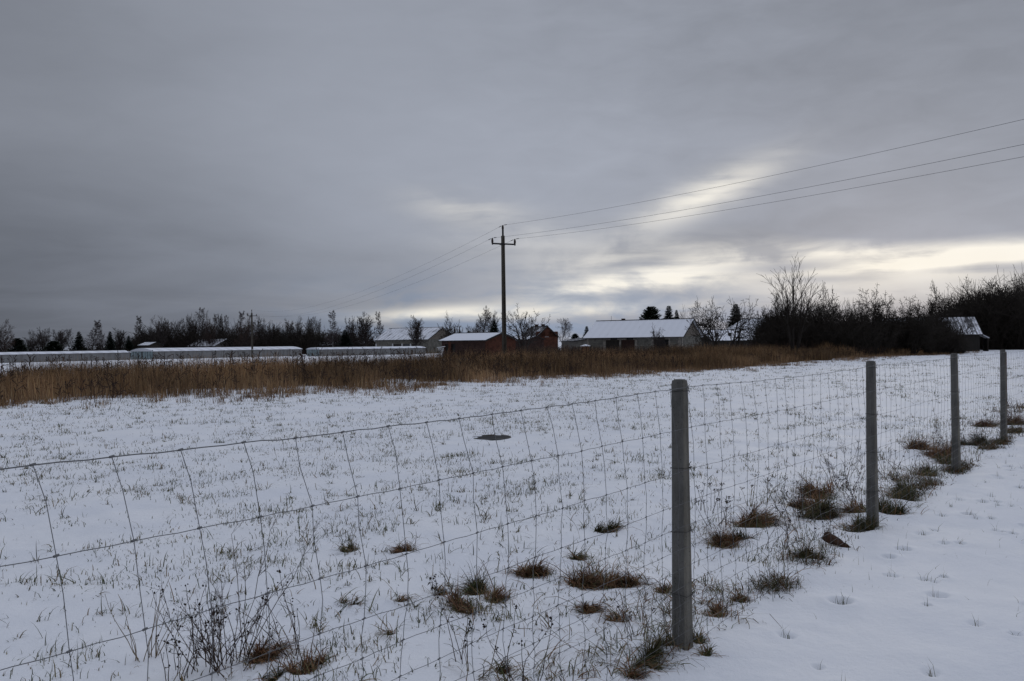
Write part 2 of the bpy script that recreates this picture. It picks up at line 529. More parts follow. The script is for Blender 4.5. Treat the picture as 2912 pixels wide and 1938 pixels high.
def blades(base, h, w, az, lean, col, curve=0.5):
    """grass blades: tapered bent strips. lean = horizontal reach of the tip as a share of h"""
    base = np.asarray(base, float); N = len(base)
    h = np.broadcast_to(h, N); w = np.broadcast_to(w, N); lean = np.broadcast_to(lean, N)
    dr = np.stack([np.cos(az), np.sin(az), np.zeros(N)], 1)
    fa = az + np.random.RandomState(N % 9973).uniform(0, 6.28, N)
    sd_ = np.stack([np.cos(fa), np.sin(fa), np.zeros(N)], 1)
    zz = np.array([0, 0, 1.0])
    up = np.sqrt(np.maximum(0.02, 1 - np.minimum(lean, .99) ** 2))
    p1 = base + dr * (h * lean * .32 * (1 - curve * .5))[:, None] + zz * (h * up * .58)[:, None]
    p2 = base + dr * (h * lean)[:, None] + zz * (h * up)[:, None]
    V_ = np.stack([base - sd_ * (w * .5)[:, None], base + sd_ * (w * .5)[:, None],
                   p1 + sd_ * (w * .38)[:, None], p1 - sd_ * (w * .38)[:, None], p2], 1)
    i = np.arange(N)[:, None] * 5
    return V_.reshape(-1, 3), i + np.array([[0, 1, 2, 3]]), i + np.array([[3, 2, 4]]), np.repeat(col, 5, axis=0)


def arcs(base, L, w, az, el, droop, col, turn=0.0):
    """long blades that arch over: start at elevation el and bend down by droop along their length"""
    N = len(base); q = np.asarray(base, float).copy(); a = np.array(az, float); V_ = []
    rs = np.random.RandomState(N % 9973)
    fa = a + rs.uniform(.6, 2.5, N)
    sd_ = np.stack([np.cos(fa), np.sin(fa), rs.uniform(-.5, .5, N)], 1)
    e = np.array(el, float); tw = rs.normal(0, 1, N) * turn
    for i, k in enumerate((.5, .5, .42, .26)):
        V_ += [q - sd_ * (w * k)[:, None], q + sd_ * (w * k)[:, None]]
        st_ = (L * .25)[:, None] * np.stack([np.cos(e) * np.cos(a), np.cos(e) * np.sin(a), np.sin(e)], 1)
        q = q + st_; e = e - droop * .25 * (.6 + .5 * i); a = a + tw * .25
    V_.append(q)
    V_ = np.stack(V_, 1); i = np.arange(N)[:, None] * 9
    Q = np.concatenate([i + np.array([[b, b + 1, b + 3, b + 2]]) for b in (0, 2, 4)])
    return V_.reshape(-1, 3), Q, i + np.array([[6, 7, 8]]), np.repeat(col, 9, axis=0)


def pal(rs, N, cols, p, jit=0.3):
    idx = rs.choice(len(cols), N, p=p)
    c = np.array(cols)[idx]
    return c * (1 + rs.uniform(-jit, jit, (N, 1)))


# ------------------------------------------------------------------ grass tussock places: column, row, width in the photograph, label, green or brown
TU = [
    (752, 1858, 95, 'dark brown tussock amid the dead weeds at the bottom left', 0),
    (878, 1898, 88, 'brown and green tussock right of the dead weeds at the bottom left', 0),
    (770, 1930, 50, 'small dark tussock at the bottom picture edge under the weeds', 1),
    (983, 1714, 26, 'left one of two tiny dark green tufts in open snow', 1),
    (1007, 1722, 22, 'right one of two tiny dark green tufts in open snow', 1),
    (1109, 1803, 24, 'single small olive tuft in open snow near the bottom', 1),
    (1136, 1706, 34, 'small brown green tuft left of the big tussock pair', 0),
    (1150, 1566, 52, 'reddish brown tuft bending right in mid field', 0),
    (992, 1566, 40, 'loose green tuft in mid field, left of the reddish brown one', 1),
    (1250, 1688, 40, 'dark green tuft touching the left of the big tussock pair', 1),
    (1316, 1722, 92, 'big rusty brown tussock, lower one of the big pair', 0),
    (1372, 1683, 84, 'dark green brown tussock, upper one of the big pair', 1),
    (1408, 1708, 60, 'flat brown tussock at the right of the big pair', 0),
    (1430, 1912, 30, 'small dark tuft at the bottom edge left of the nearest post', 1),
    (1505, 1628, 84, 'brown tussock between the big pair and the arching tussock', 0),
    (1693, 1654, 128, 'largest arching brown tussock left of the nearest post', 0),
    (1790, 1660, 90, 'flattened straw tussock between the largest one and the nearest post', 0),
    (1675, 1737, 64, 'loose straw tuft below the largest arching tussock', 0),
    (1762, 1764, 56, 'upright straw tuft below the flattened tussock', 0),
    (1882, 1678, 50, 'brown tuft touching the left side of the nearest post', 0),
    (1885, 1826, 70, 'dark green tuft at the left foot of the nearest post', 1),
    (1842, 1876, 110, 'wide dark tussock under the mesh left below the nearest post', 1),
    (1788, 1908, 70, 'dark brown tussock at the lower left end of the fence foot strip', 0),
    (1984, 1822, 46, 'dark tuft at the right foot of the nearest post', 1),
    (2008, 1862, 24, 'tiny green sprig on the path right of the nearest post', 1),
    (1640, 1588, 50, 'low green tuft above the largest arching tussock', 1),
    (1724, 1510, 48, 'low dark green tuft in mid field left of the nearest post', 1),
    (2136, 1486, 112, 'large brown tussock right of the nearest post, upper one', 0),
    (2062, 1546, 92, 'large brown tussock right of the nearest post, lower one', 0),
    (2098, 1530, 50, 'green tuft touching the lower large tussock right of the nearest post', 1),
    (2114, 1706, 44, 'small straw tuft at the fence foot midway between the two nearest posts', 0),
    (2040, 1746, 66, 'straw and green tuft at the fence foot right of the nearest post', 0),
    (2307, 1582, 60, 'green brown tuft at the fence foot before the rusty metal sheet', 1),
    (2330, 1462, 110, 'long dark green tussock left of the second post', 1),
    (2288, 1440, 70, 'rusty tussock behind the long dark green one', 0),
    (2334, 1408, 86, 'upper brown tussock left of the second post', 0),
    (2434, 1452, 70, 'brown tussock touching the left side of the second post', 0),
    (2430, 1504, 70, 'strip of olive grass at the left foot of the second post', 1),
    (2531, 1456, 76, 'dark olive tussock at the right foot of the second post', 1),
    (2568, 1412, 80, 'nearly black green tussock below the dark seed heads', 1),
    (2636, 1350, 56, 'green tussock at the fence foot before the third post', 1),
    (2612, 1276, 66, 'brown tussock in the field left of the third post, upper one', 0),
    (2676, 1298, 70, 'brown tussock touching the third post', 0),
    (2690, 1316, 50, 'green tuft at the left foot of the third post', 1),
    (2770, 1262, 70, 'olive tussock strip at the fence foot between third and fourth post', 1),
    (2795, 1212, 50, 'brown tussock in the field left of the fourth post', 0),
    (2880, 1205, 60, 'tawny tussock at the fence foot right of the fourth post', 0),
]

# ------------------------------------------------------------------ ground sheets
def build_ground():
    az = np.concatenate([np.arange(-180, -48, 3.0), np.arange(-48, -34, 0.6), np.arange(-34, 34, 0.15), np.arange(34, 48, 0.6), np.arange(48, 180, 3.0)])
    az = np.radians(az)
    r = [0.4]
    while r[-1] < 3.2: r.append(r[-1] * 1.05)
    while r[-1] < 17: r.append(r[-1] * 1.0042)
    while r[-1] < 60: r.append(r[-1] * 1.010)
    while r[-1] < 6000: r.append(r[-1] * 1.06)
    r = np.array(r)
    Rr, A = np.meshgrid(r, az, indexing='ij')
    x = Rr * np.sin(A); y = Rr * np.cos(A)
    z = gz(x.ravel(), y.ravel()).reshape(x.shape)
    for (qx, qy, qr, qd) in DIMPLES:
        dd = (x - qx) ** 2 + (y - qy) ** 2
        z -= qd * np.exp(-dd / (qr * qr)) - qd * .25 * np.exp(-dd / (4.5 * qr * qr))
    for (px, py, w, lab, gr) in TU:                    # snow sinks in around each tussock
        c, D = on_ground(px, py); rad = w / F * D * .6
        dd = ((x - c[0]) ** 2 + (y - c[1]) ** 2) / (rad * rad)
        z -= (.008 + .10 * rad) * np.exp(-dd * 1.3) - .02 * np.exp(-((np.sqrt(dd) - 1.5) / .4) ** 2) * vnoise(x / .12, y / .12)
    nr, na = x.shape
    V_ = np.stack([x, y, z], -1).reshape(-1, 3)
    V_ = np.concatenate([V_, [[0, 0, gz1(0, 0)]]])
    i, j = np.meshgrid(np.arange(nr - 1), np.arange(na), indexing='ij')
    j2 = (j + 1) % na
    Q = np.stack([i * na + j, i * na + j2, (i + 1) * na + j2, (i + 1) * na + j], -1).reshape(-1, 4)[:, ::-1]
    T = np.stack([np.full(na, len(V_) - 1), (np.arange(na) + 1) % na, np.arange(na)], -1)
    cx = V_[Q].mean(1)
    o = fence_off(cx[:, 0], cx[:, 1]); sal = (cx[:, 0] - P0[0]) * FD[0] + (cx[:, 1] - P0[1]) * FD[1]
    isp = (o > 0.12)
    for nm, q, t in (('snow_field', Q[~isp], None), ('snow_path', Q[isp], T)):
        used = np.unique(np.concatenate([q.ravel(), t.ravel() if t is not None else np.array([], int)]))
        mp = np.full(len(V_), -1); mp[used] = np.arange(len(used))
        me = mesh_np(nm, V_[used], mp[q], mp[t] if t is not None else None, M['snow'], smooth=True)
        tag(link(nm, me), kind='structure')


build_ground()

# ------------------------------------------------------------------ fence
SPAN = [-3.7, 0.0, 3.6, 7.28, 11.05, 14.85]
WIRE_Z = [1.385, 1.172, .955, .79, .668, .555, .455, .362, .28, .20, .125, .055]


def fpos(s, off, z):
    return np.array([P0[0] + FD[0] * s + FN[0] * off, P0[1] + FD[1] * s + FN[1] * off, z])


fence_root = empty('wire_fence', (P0[0], P0[1], gz1(*P0)))
tag(fence_root, 'sagging wire mesh fence on pale concrete posts between the field and the path', 'fence')
FO = np.array(fence_root.location)
FANG = math.atan2(FD[1], FD[0])


def post_mesh(name):
    import bmesh
    bm = bmesh.new()
    b, t, H0, H1 = .045, .0355, -0.35, 1.435
    rings = []
    for (hw, z) in ((b, H0), (b * .995, .0), (t * 1.05, 1.0), (t, H1 - .016), (t * .86, H1)):
        rings.append([bm.verts.new((sx * hw, sy * hw, z)) for sx, sy in ((-1, -1), (1, -1), (1, 1), (-1, 1))])
    for a, c in zip(rings, rings[1:]):
        for k in range(4): bm.faces.new((a[k], a[(k + 1) % 4], c[(k + 1) % 4], c[k]))
    bm.faces.new(rings[-1]); bm.faces.new(rings[0][::-1])
    bm.normal_update()
    ed = [e for e in bm.edges if abs(e.verts[0].co.z - e.verts[1].co.z) > .01 or min(v.co.z for v in e.verts) > 1.3]
    bmesh.ops.bevel(bm, geom=ed, offset=.011, segments=1, profile=.6, affect='EDGES')
    me = bpy.data.meshes.new(name); bm.to_mesh(me); bm.free()
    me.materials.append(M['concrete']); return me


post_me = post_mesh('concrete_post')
rndf = random.Random(11)
for s in SPAN:
    g = gz1(*(P0 + FD * s), False)
    p = fpos(s, 0, g) - FO
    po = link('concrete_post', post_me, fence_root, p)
    po.rotation_euler = (R(rndf.uniform(-.5, .5)), R(rndf.uniform(-.6, .6)), FANG + R(rndf.uniform(-3, 3)))
    for zt in (1.378, .975, .645, .31):
        hw = .0455 - (.0095) * zt / 1.4 + .002
        dz = rndf.uniform(-.012, .012)
        mb = MB()
        pts = [(-hw, -hw, zt), (-hw, hw, zt + dz), (hw, hw, zt + dz * .5), (hw, -hw, zt - .004), (-hw, -hw - .001, zt - .003)]
        mb.tube(pts, .0016, 4)
        mb.tube([(hw * .3, -hw, zt), (hw * .45, -hw - .010, zt - .012), (hw * .30, -hw - .004, zt + .018), (hw * .42, -hw - .012, zt + .030)], .0019, 4)
        mb.build('wire_tie', M['tie'], po)


def node(i, row, s0):
    rr = np.random.RandomState((i + 100) * 31 + 5)
    per = rr.uniform(-1, 1, 14)
    lowf = math.sin(i * .7) * .5 + math.sin(i * .23 + 1) * .5
    sh = [0, .045, .072, .074, .070, .066, .062, .06, .058, .056, .055, .055][row]
    sgn = 1.0 if s0 < 0.05 else (.5 * math.sin(i * .45) + .25)
    s = s0 + sh * sgn + per[row] * (.006 if row else .003) + (lowf * .006 if row > 1 else 0)
    z = WIRE_Z[row]
    k = (s - max([q for q in SPAN if q <= s0] or [SPAN[0]])) / 3.7
    sag = 4 * k * (1 - k)
    z += -.012 * sag if row == 0 else 0
    z += per[(row * 5) % 14] * .0025 + (-.006 * sag)
    p = fpos(s, .052 + per[(row + 3) % 14] * .006 + sag * .012 * math.sin(row * .9), 0)
    p[2] = z + gz1(p[0], p[1], False) + .012
    return p


def wires():
    s_all = [(-31 + i, (-31 + i) * .176 - .015) for i in range(0, 142)]
    bays = [(-9, SPAN[0])] + list(zip(SPAN, SPAN[1:])) + [(SPAN[-1], 99)]
    for (b0, b1) in bays:
        cells = [(i, s) for (i, s) in s_all if b0 - .18 < s <= b1]
        if len(cells) < 2: continue
        grid = np.array([[node(i, r_, s) - FO for r_ in range(12)] for (i, s) in cells])
        A, B, rr = [], [], []
        rs = np.random.RandomState(len(cells))
        for r_ in range(12):
            for c in range(len(cells) - 1):
                p, q = grid[c, r_], grid[c + 1, r_]
                m1 = p * .66 + q * .34 + np.array([0, 0, .0016]) * rs.uniform(.2, 1.2); m2 = p * .34 + q * .66 - np.array([0, 0, .0016]) * rs.uniform(.2, 1.2)
                rad = .00155 if r_ == 0 else .00110
                A += [p, m1, m2]; B += [m1, m2, q]; rr += [rad] * 3
        for c in range(1, len(cells)):
            for r_ in range(11):
                p, q = grid[c, r_], grid[c, r_ + 1]
                d = np.array([FD[0], FD[1], 0]) * rs.uniform(-.010, .012)
                m1 = p * .6 + q * .4 + d
                A += [p, m1]; B += [m1, q]; rr += [.00110] * 2
        nh = len(A)
        for c in range(1, len(cells)):       # knots
            for r_ in range(12):
                p = grid[c, r_]; d = np.array([FD[0], FD[1], 0]) * .006
                A += [p - d]; B += [p + d + np.array([0, 0, .002])]; rr += [.0032]
        link('mesh_panel', segs_mesh('mesh_panel', A, B, rr, rr, M['wire'], 4), fence_root)


wires()

# rusty steel post leaning on the fourth concrete post
p = fpos(SPAN[4] + .13, .02, 0); p[2] = gz1(p[0], p[1])
mb = MB(); mb.box(-.032, .032, -.006, .006, -.3, 1.40).box(-.032, -.022, .006, .05, -.3, 1.40)
o = mb.build('steel_post', M['rust']); o.location = p; o.rotation_euler = (0, R(-.6), FANG + R(20))
tag(o, 'thin dark rusty angle steel post right behind the farthest concrete fence post', 'post')

# ------------------------------------------------------------------ manhole in the field
p, _d = on_ground(1398, 1246)
root = empty('manhole', p)
tag(root, 'round dark manhole lid lying low in the snowy field behind the fence', 'manhole')
mb = MB(); mb.lathe([(.345, -.2), (.345, .012), (.335, .022), (.315, .022), (.30, .012), (.30, -.1)], 40); mb.build('rim', M['ring'], root)
mb = MB(); mb.lathe([(.295, -.05), (.295, .012), (.285, .018), (.06, .024)], 40); lid = mb.build('lid', M['lid'], root)
for k, (a, r_, w, h) in enumerate(((1.2, .31, .07, .012), (2.5, .29, .09, .014), (3.4, .30, .07, .012))):
    mb = MB(); rg = random.Random(k)
    ring = [(r_ * math.cos(a) + w * rg.uniform(.6, 1.1) * math.cos(q) , r_ * math.sin(a) + w * rg.uniform(.6, 1.1) * math.sin(q), .012) for q in [i * .6283 for i in range(10)]]
    top = [(r_ * math.cos(a) * .5 + p_[0] * .5, r_ * math.sin(a) * .5 + p_[1] * .5, .02 + h) for p_ in ring]
    mb.add(ring + top + [(r_ * math.cos(a), r_ * math.sin(a), .024 + h)], [(i, (i + 1) % 10, 10 + (i + 1) % 10, 10 + i) for i in range(10)] + [(10 + i, 10 + (i + 1) % 10, 20) for i in range(10)])
    mb.build('snow_patch', M['snow'], lid, True)
mb = MB(); mb.tube([(-.05, .1, .018), (-.05, .1, .04), (.05, .1, .04), (.05, .1, .018)], .006, 5); mb.build('handle', M['rust'], lid)

# ------------------------------------------------------------------ power line
def power_pole(px, D, top_py, arm_py, label, w0=.125, w1=.09, sep=.86):
    g = gpt(px, D)
    zt = at(px, top_py, D)[2] - g[2]; za = at(px, arm_py, D)[2] - g[2]
    root = empty('power_pole', g, math.atan2(.436, .9))
    tag(root, label, 'power pole')
    zc = za + .55                                            # concrete shaft top
    mb = MB()
    # two legs joined by webs with slots between, as cast concrete line poles have
    def leg(sx):
        a0, a1 = w0, w1
        mb.hexa([(sx * a0 * 1.0, -.11, -.6), (sx * a0 * .30, -.11, -.6), (sx * a0 * .30, .11, -.6), (sx * a0 * 1.0, .11, -.6)],
                [(sx * a1 * 1.0, -.09, zc), (sx * a1 * .30, -.09, zc), (sx * a1 * .30, .09, zc), (sx * a1 * 1.0, .09, zc)])
    leg(-1); leg(1)
    z = -.6
    while z < zc:
        solid = .62 if z > zc * .55 else .30
        h = min(.75, zc - z) if z < zc * .5 else zc - z
        k = (z + .6) / (zc + .6); w = w0 + (w1 - w0) * k
        mb.box(-w * .298, w * .298, -.055, .055, z, z + (h * .55 if z < zc * .5 else h))
        z += h
    mb.build('shaft', M['pole_concrete'], root)
    mb = MB(); mb.box(-sep, sep, -.13, -.095, za - .05, za + .05).box(-sep, sep, -.095, -.05, za + .035, za + .05)
    mb.box(-.2, .2, .09, .12, za - .05, za + .05)
    arm = mb.build('crossarm', M['dark_steel'], root)
    mb = MB(); mb.box(-.045, .045, -.05, .05, zc, zt - .22)
    mb.build('top_bracket', M['dark_steel'], root)
    pts = []
    for (x, y, z) in ((0, 0, zt - .25), (-sep + .05, -.11, za + .06), (sep - .05, -.11, za + .06)):
        mb = MB(); hh = .30 if x else .25
        mb.tube([(x, y, z - .14), (x, y, z + .02)], .035, 8)
        mb.lathe([(.055, z), (.085, z + .03), (.06, z + .07), (.09, z + .10), (.06, z + .14), (.08, z + .18), (.05, z + .22), (.05, z + hh - .02), (.03, z + hh)], 10, (x, y))
        mb.build('insulator', M['ceramic'], root, True)
        c, s = math.cos(root.rotation_euler.z), math.sin(root.rotation_euler.z)
        pts.append(np.array([g[0] + x * c - y * s, g[1] + x * s + y * c, g[2] + z + hh]))
    return root, pts


pole_a, pa = power_pole(1434, 54, 641, 695, 'tall slotted concrete power pole standing in the dry grass near the picture centre')
pole_b, pb = power_pole(717, 152, 881, 899, 'far small power pole with crossarm beside the left tree row', .17, .13, .86)


def cable(a, b, c, sag1, sag2, label):
    """one conductor: far pole -> near pole -> out past the camera on the right"""
    def span(p, q, sag, n, t1=1.0):
        out = []
        for k in range(n + 1):
            t = t1 * k / n
            v = p + (q - p) * t; v = v.copy(); v[2] -= 4 * sag * t * (1 - t); out.append(v)
        return out
    root = empty('power_cable', tuple(b))
    tag(root, label, 'power cable', 'conductors of the overhead line')
    for q in (span(b, a, sag1, 40), span(b, c, sag2, 40)):
        mb = MB(); mb.tube([v - b for v in q], .0058, 4); mb.build('strand', M['cable'], root)
    mb = MB()
    for q, L in ((a, np.linalg.norm(a - b)), (c, np.linalg.norm(c - b))):
        sg = sag1 if q is a else sag2
        for dm in (.32, .52):
            t = dm / L; v = b + (q - b) * t; v = v.copy(); v[2] -= 4 * sg * t * (1 - t)
            dd = (q - b) / L * .07
            mb2 = MB(); mb2.tube([v - b - dd, v - b + dd], .022, 6); mb2.build('clamp', M['dark_steel'], root)


# the unseen next pole lies behind the camera on the right
nextp = pa[0] + np.array([.436, -.9, 0]) * 96
labs = ['upper overhead cable running over the tip of the tall concrete pole', 'overhead cable held by the left end of the tall pole crossarm', 'lowest overhead cable held by the right end of the tall pole crossarm']
for i in range(3):
    c = pa[i] + (nextp - pa[0]); c[2] = pa[i][2] + .6
    cable(pb[i], pa[i], c, 2.2, 1.9, labs[i])

# ------------------------------------------------------------------ buildings
def wall_front(mb, x0, x1, y, z1, holes, depth=.28, axis='x'):
    """wall plane from x0..x1 with rectangular holes (a,b,za,zb) and reveals; axis x: faces -y"""
    xs = sorted(set([x0, x1] + [h for q in holes for h in q[:2]]))
    zs = sorted(set([-.6, z1] + [h for q in holes for h in q[2:]]))
    def P(a, b, z): return (a, b, z) if axis == 'x' else (b, a, z)
    for xa, xb in zip(xs, xs[1:]):
        for za, zb in zip(zs, zs[1:]):
            cx, cz = (xa + xb) / 2, (za + zb) / 2
            if any(q[0] < cx < q[1] and q[2] < cz < q[3] for q in holes): continue
            mb.add([P(xa, y, za), P(xb, y, za), P(xb, y, zb), P(xa, y, zb)], [(0, 1, 2, 3)])
    s = depth if axis == 'x' else -depth
    for (a, b, za, zb) in holes:
        mb.add([P(a, y, za), P(a, y + s, za), P(a, y + s, zb), P(a, y, zb)], [(0, 1, 2, 3)])
        mb.add([P(b, y, za), P(b, y + s, za), P(b, y + s, zb), P(b, y, zb)], [(3, 2, 1, 0)])
        mb.add([P(a, y, zb), P(b, y, zb), P(b, y + s, zb), P(a, y + s, zb)], [(0, 1, 2, 3)])
        mb.add([P(a, y, za), P(b, y, za), P(b, y + s, za), P(a, y + s, za)], [(3, 2, 1, 0)])


def house(name, label, cat, L_, R_, W, eave_py, ridge_py, wallm, roofm, holes=(), gable_holes=(), gable_m=None, over=.35, ridge_at=.5, fills=None, gfills=None, gable_y=None):
    """L_, R_ = (px, D) of the front wall's left and right corner; W depth; heights read at the right end"""
    a = at(L_[0], 970, L_[1]); b = at(R_[0], 970, R_[1])
    ax = (b - a)[:2]; L = float(np.linalg.norm(ax)); ang = math.atan2(ax[1], ax[0])
    bx = np.array([-ax[1], ax[0]]) / L
    g = min(gz1(a[0], a[1], False), gz1(b[0], b[1], False))
    he = at(R_[0], eave_py, R_[1])[2] - g
    mid = b[:2] + bx * W * ridge_at
    hr = EYE + (at(CX + F * mid[0] / mid[1], ridge_py, mid[1])[2] - EYE) - g
    root = empty(name, (a[0], a[1], g), ang)
    tag(root, label, cat)
    hb = he if ridge_at > .3 and ridge_at < .8 else he
    mb = MB()
    wall_front(mb, 0, L, 0, he, holes)
    wall_front(mb, 0, W, L, he, gable_holes, axis='y')
    mb.add([(0, W, -.6), (L, W, -.6), (L, W, he), (0, W, he)], [(3, 2, 1, 0)])
    mb.add([(0, 0, -.6), (0, W, -.6), (0, W, he), (0, 0, he)], [(0, 1, 2, 3)])
    yr = W * ridge_at
    tri = [(L, 0, he), (L, W, he), (L, yr, hr)]
    tri2 = [(0, 0, he), (0, W, he), (0, yr, hr)]
    if gable_m is None:
        mb.add(tri, [(0, 1, 2)]); mb.add(tri2, [(2, 1, 0)])
    mb.build('wall', wallm, root)
    if gable_m is not None:
        for nm, t_, s in (('gable', tri, .012), ('gable', tri2, -.012)):
            m2 = MB(); m2.prism([(p[0] + s, p[1], p[2]) for p in t_], (-s * .8, 0, 0)); m2.build(nm, gable_m, root)
    sl = (hr - he) / yr; sl2 = (hr - he) / (W - yr)
    th = .09
    ro = MB()
    y0, z0 = -over, he - over * sl + .03
    y2, z2 = W + over, he - over * sl2 + .03
    zr = hr + .03
    xs0, xs1 = -over, L + over
    ro.prism([(xs0, y0, z0), (xs0, yr, zr), (xs0, yr, zr + th), (xs0, y0, z0 + th)], (xs1 - xs0, 0, 0))
    ro.prism([(xs0, yr, zr), (xs0, y2, z2), (xs0, y2, z2 + th), (xs0, yr, zr + th)], (xs1 - xs0, 0, 0))
    roof = ro.build('roof', roofm, root)
    tr = MB()
    tr.hexa([(xs1 + .002, y0, z0 - .12), (xs1 + .03, y0, z0 - .12), (xs1 + .03, y0, z0 + th), (xs1 + .002, y0, z0 + th)],
            [(xs1 + .002, yr, zr - .12), (xs1 + .03, yr, zr - .12), (xs1 + .03, yr, zr + th), (xs1 + .002, yr, zr + th)])
    tr.hexa([(xs1 + .002, yr, zr - .12), (xs1 + .03, yr, zr - .12), (xs1 + .03, yr, zr + th), (xs1 + .002, yr, zr + th)],
            [(xs1 + .002, y2, z2 - .12), (xs1 + .03, y2, z2 - .12), (xs1 + .03, y2, z2 + th), (xs1 + .002, y2, z2 + th)])
    tr.build('bargeboard', M['trim'], roof)
    mb = MB(); mb.box(xs0, xs1, y0 - .06, y0 - .003, z0 - .02, z0 + .06); mb.build('eave_board', M['trim'], roof)
    mb = MB(); mb.box(xs0, xs1, yr - .12, yr + .12, zr + th - .02, zr + th + .05); mb.build('ridge_cap', M['trim'], roof)
    for k, q in enumerate(holes):
        nm, fm = (fills or {}).get(k, ('opening', M['dark_open']))
        mb = MB(); mb.box(q[0] + .002, q[1] - .002, .2, .26, q[2] + .002, q[3] - .002); mb.build(nm, fm, root)
    for k, q in enumerate(gable_holes):
        nm, fm = (gfills or {}).get(k, ('window', M['glass']))
        mb = MB(); mb.box(L - .2, L - .14, q[0] + .002, q[1] - .002, q[2] + .002, q[3] - .002); w = mb.build(nm, fm, root)
        mb = MB(); c = (q[0] + q[1]) / 2
        mb.box(L - .139, L - .10, c - .03, c + .03, q[2] + .003, q[3] - .003); mb.box(L - .02, L + .06, q[0] - .06, q[1] + .06, q[2] - .07, q[2] - .001)
        mb.build('frame', M['white_paint'], w)
    return root, roof, L, he, hr


# grey barn by the dry grass, right of centre
hs = [(3.0, 5.05, -.3, 2.42), (5.30, 7.35, .55, 2.42), (10.2, 12.25, -.3, 2.42), (3.55, 4.5, 2.50, 2.62), (5.9, 6.85, 2.50, 2.62)]
root, roof, L, he, hr = house('stone_barn', 'long grey block barn with frosted roof and three dark openings behind the dry grass', 'barn',
                              (1668, 119), (1938, 112), 9.0, 956, 909, M['block'], M['roof_barn'], [(a, b, c, min(d, 2.2)) for a, b, c, d in hs[:3]],
                              gable_m=M['gable_board'], over=.4,
                              fills={0: ('door', M['boards']), 1: ('door', M['rdoor']), 2: ('opening', M['dark_open'])})
for (a, b) in ((2.55, 3.0), (5.05, 5.30), (7.35, 7.75), (9.75, 10.2), (12.25, 12.55), (.0, .35), (13.55, 14.05)):
    mb = MB(); z = -.3; k = 0
    while z < (2.2 if 0.5 < a < 13 else he - .12):
        e = random.Random(int(a * 100) + k).uniform(0, .12)
        mb.box(a + e, b - (e * .6), -.03, -.004, z, z + .24); z += .2505; k += 1
    mb.build('plaster_strip', M['pale'], root)
mb = MB(); mb.box(2.9, 7.5, -.05, -.032, 2.2, 2.30); mb.build('lintel', M['pale'], root)
mb = MB(); mb.box(10.0, 12.5, -.05, -.032, 2.2, 2.30); mb.build('lintel', M['pale'], root)
mb = MB(); mb.box(5.25, 8.0, -.12, -.056, .46, .54); mb.build('sill', M['pale'], root)
for a in (3.75, 6.15, 10.8):
    mb = MB(); mb.box(a, a + 1.0, -.056, -.052 + .002, he - .42, he - .13); mb.build('vent', M['dark_open'], root)
mb = MB(); mb.box(L + .004, L + .03, .1, .55, -.3, he - .1); mb.build('plaster_strip', M['pale'], root)

# grey barn behind the third greenhouse
root, roof, L, he, hr = house('grey_barn', 'grey barn with streaky snow roof and bare twin stemmed tree before it', 'barn',
                              (1068, 206), (1217, 196), 10.5, 965, 932, M['block'], M['roof_grey'],
                              [(6.0, 8.6, .6, 2.35), (9.3, 11.4, .6, 2.35), (12.0, 13.4, .6, 2.35)], gable_m=M['gable_board'], over=.3,
                              fills={0: ('window', M['boards']), 1: ('window', M['glass']), 2: ('window', M['boards'])})
for a in (0.0, 5.62, 8.75, 11.52):
    mb = MB(); mb.box(a + .01, a + .36, -.03, -.004, -.3, 2.5); mb.build('white_pier', M['white_paint'], root)
mb = MB(); mb.box(1.3, 5.2, -.06, -.004, .9, 1.5); mb.build('white_panel', M['white_paint'], root)

# brick shed with the thick snow roof
root, roof, L, he, hr = house('brick_shed', 'low red brick shed with thick white snow roof left of the tall power pole', 'shed',
                              (1256, 110), (1380, 105), 6.0, 968, 948, M['brick_dark'], M['roof_snow'],
                              [(.6, 1.2, -.3, 1.9), (1.75, 2.5, -.3, 1.9)], over=.3,
                              fills={0: ('door', M['boards']), 1: ('door', M['trim'])})
mb = MB(); mb.prism([(L + .003, .01, -.6), (L + .003, 5.99, -.6), (L + .003, 5.99, he), (L + .003, 3, hr - .01), (L + .003, .01, he)], (.02, 0, 0)); mb.build('gable_wall', M['brick'], root)
mb = MB(); mb.box(1.25, 1.70, -.03, -.004, -.3, he - .15); mb.build('brick_pier', M['brick'], root)

# red brick house
root, roof, L, he, hr = house('brick_house', 'orange brick house with gable window and patchy snow roof right of the tall power pole', 'house',
                              (1481, 197), (1524, 192), 6.5, 959, 929, M['brick'], M['roof_house'],
                              [(1.2, 2.2, 1.2, 2.5), (3.8, 4.8, 1.2, 2.5)], [(2.7, 3.7, 3.6, 4.8), (1.4, 2.3, .9, 2.2)], over=.3,
                              fills={0: ('window', M['white_paint']), 1: ('window', M['white_paint'])})
for x in (2.0, 4.5):
    mb = MB(); mb.box(x - .3, x + .3, 3.0, 3.55, hr - .3, hr + .5).box(x - .34, x + .34, 2.96, 3.59, hr + .5, hr + .58); mb.build('chimney', M['brick_dark'], roof)
mb = MB(); mb.tube([(5.2, 3.3, hr), (5.2, 3.3, hr + 1.9)], .03, 5).tube([(4.9, 3.3, hr + 1.7), (5.5, 3.3, hr + 1.7)], .02, 4); mb.build('antenna', M['dark_steel'], roof)
# its low extension to the left
root, roof, L, he, hr = house('house_annex', 'dark low annex with snowy roof between the brick shed and the brick house', 'annex',
                              (1440, 185), (1500, 180), 5.0, 966, 957, M['brick_dark'], M['roof_snow'], [(2.3, 3.0, 1.0, 2.0)], over=.2, fills={0: ('window', M['white_paint'])})

# low shed left of the grey block barn
root, roof, L, he, hr = house('plank_shed', 'low beige shed with dark sloping roof left of the grey block barn', 'shed',
                              (1597, 152), (1634, 146), 6.0, 971, 964, M['plaster'], M['roof_house'], over=.35, gable_m=M['gable_board'])

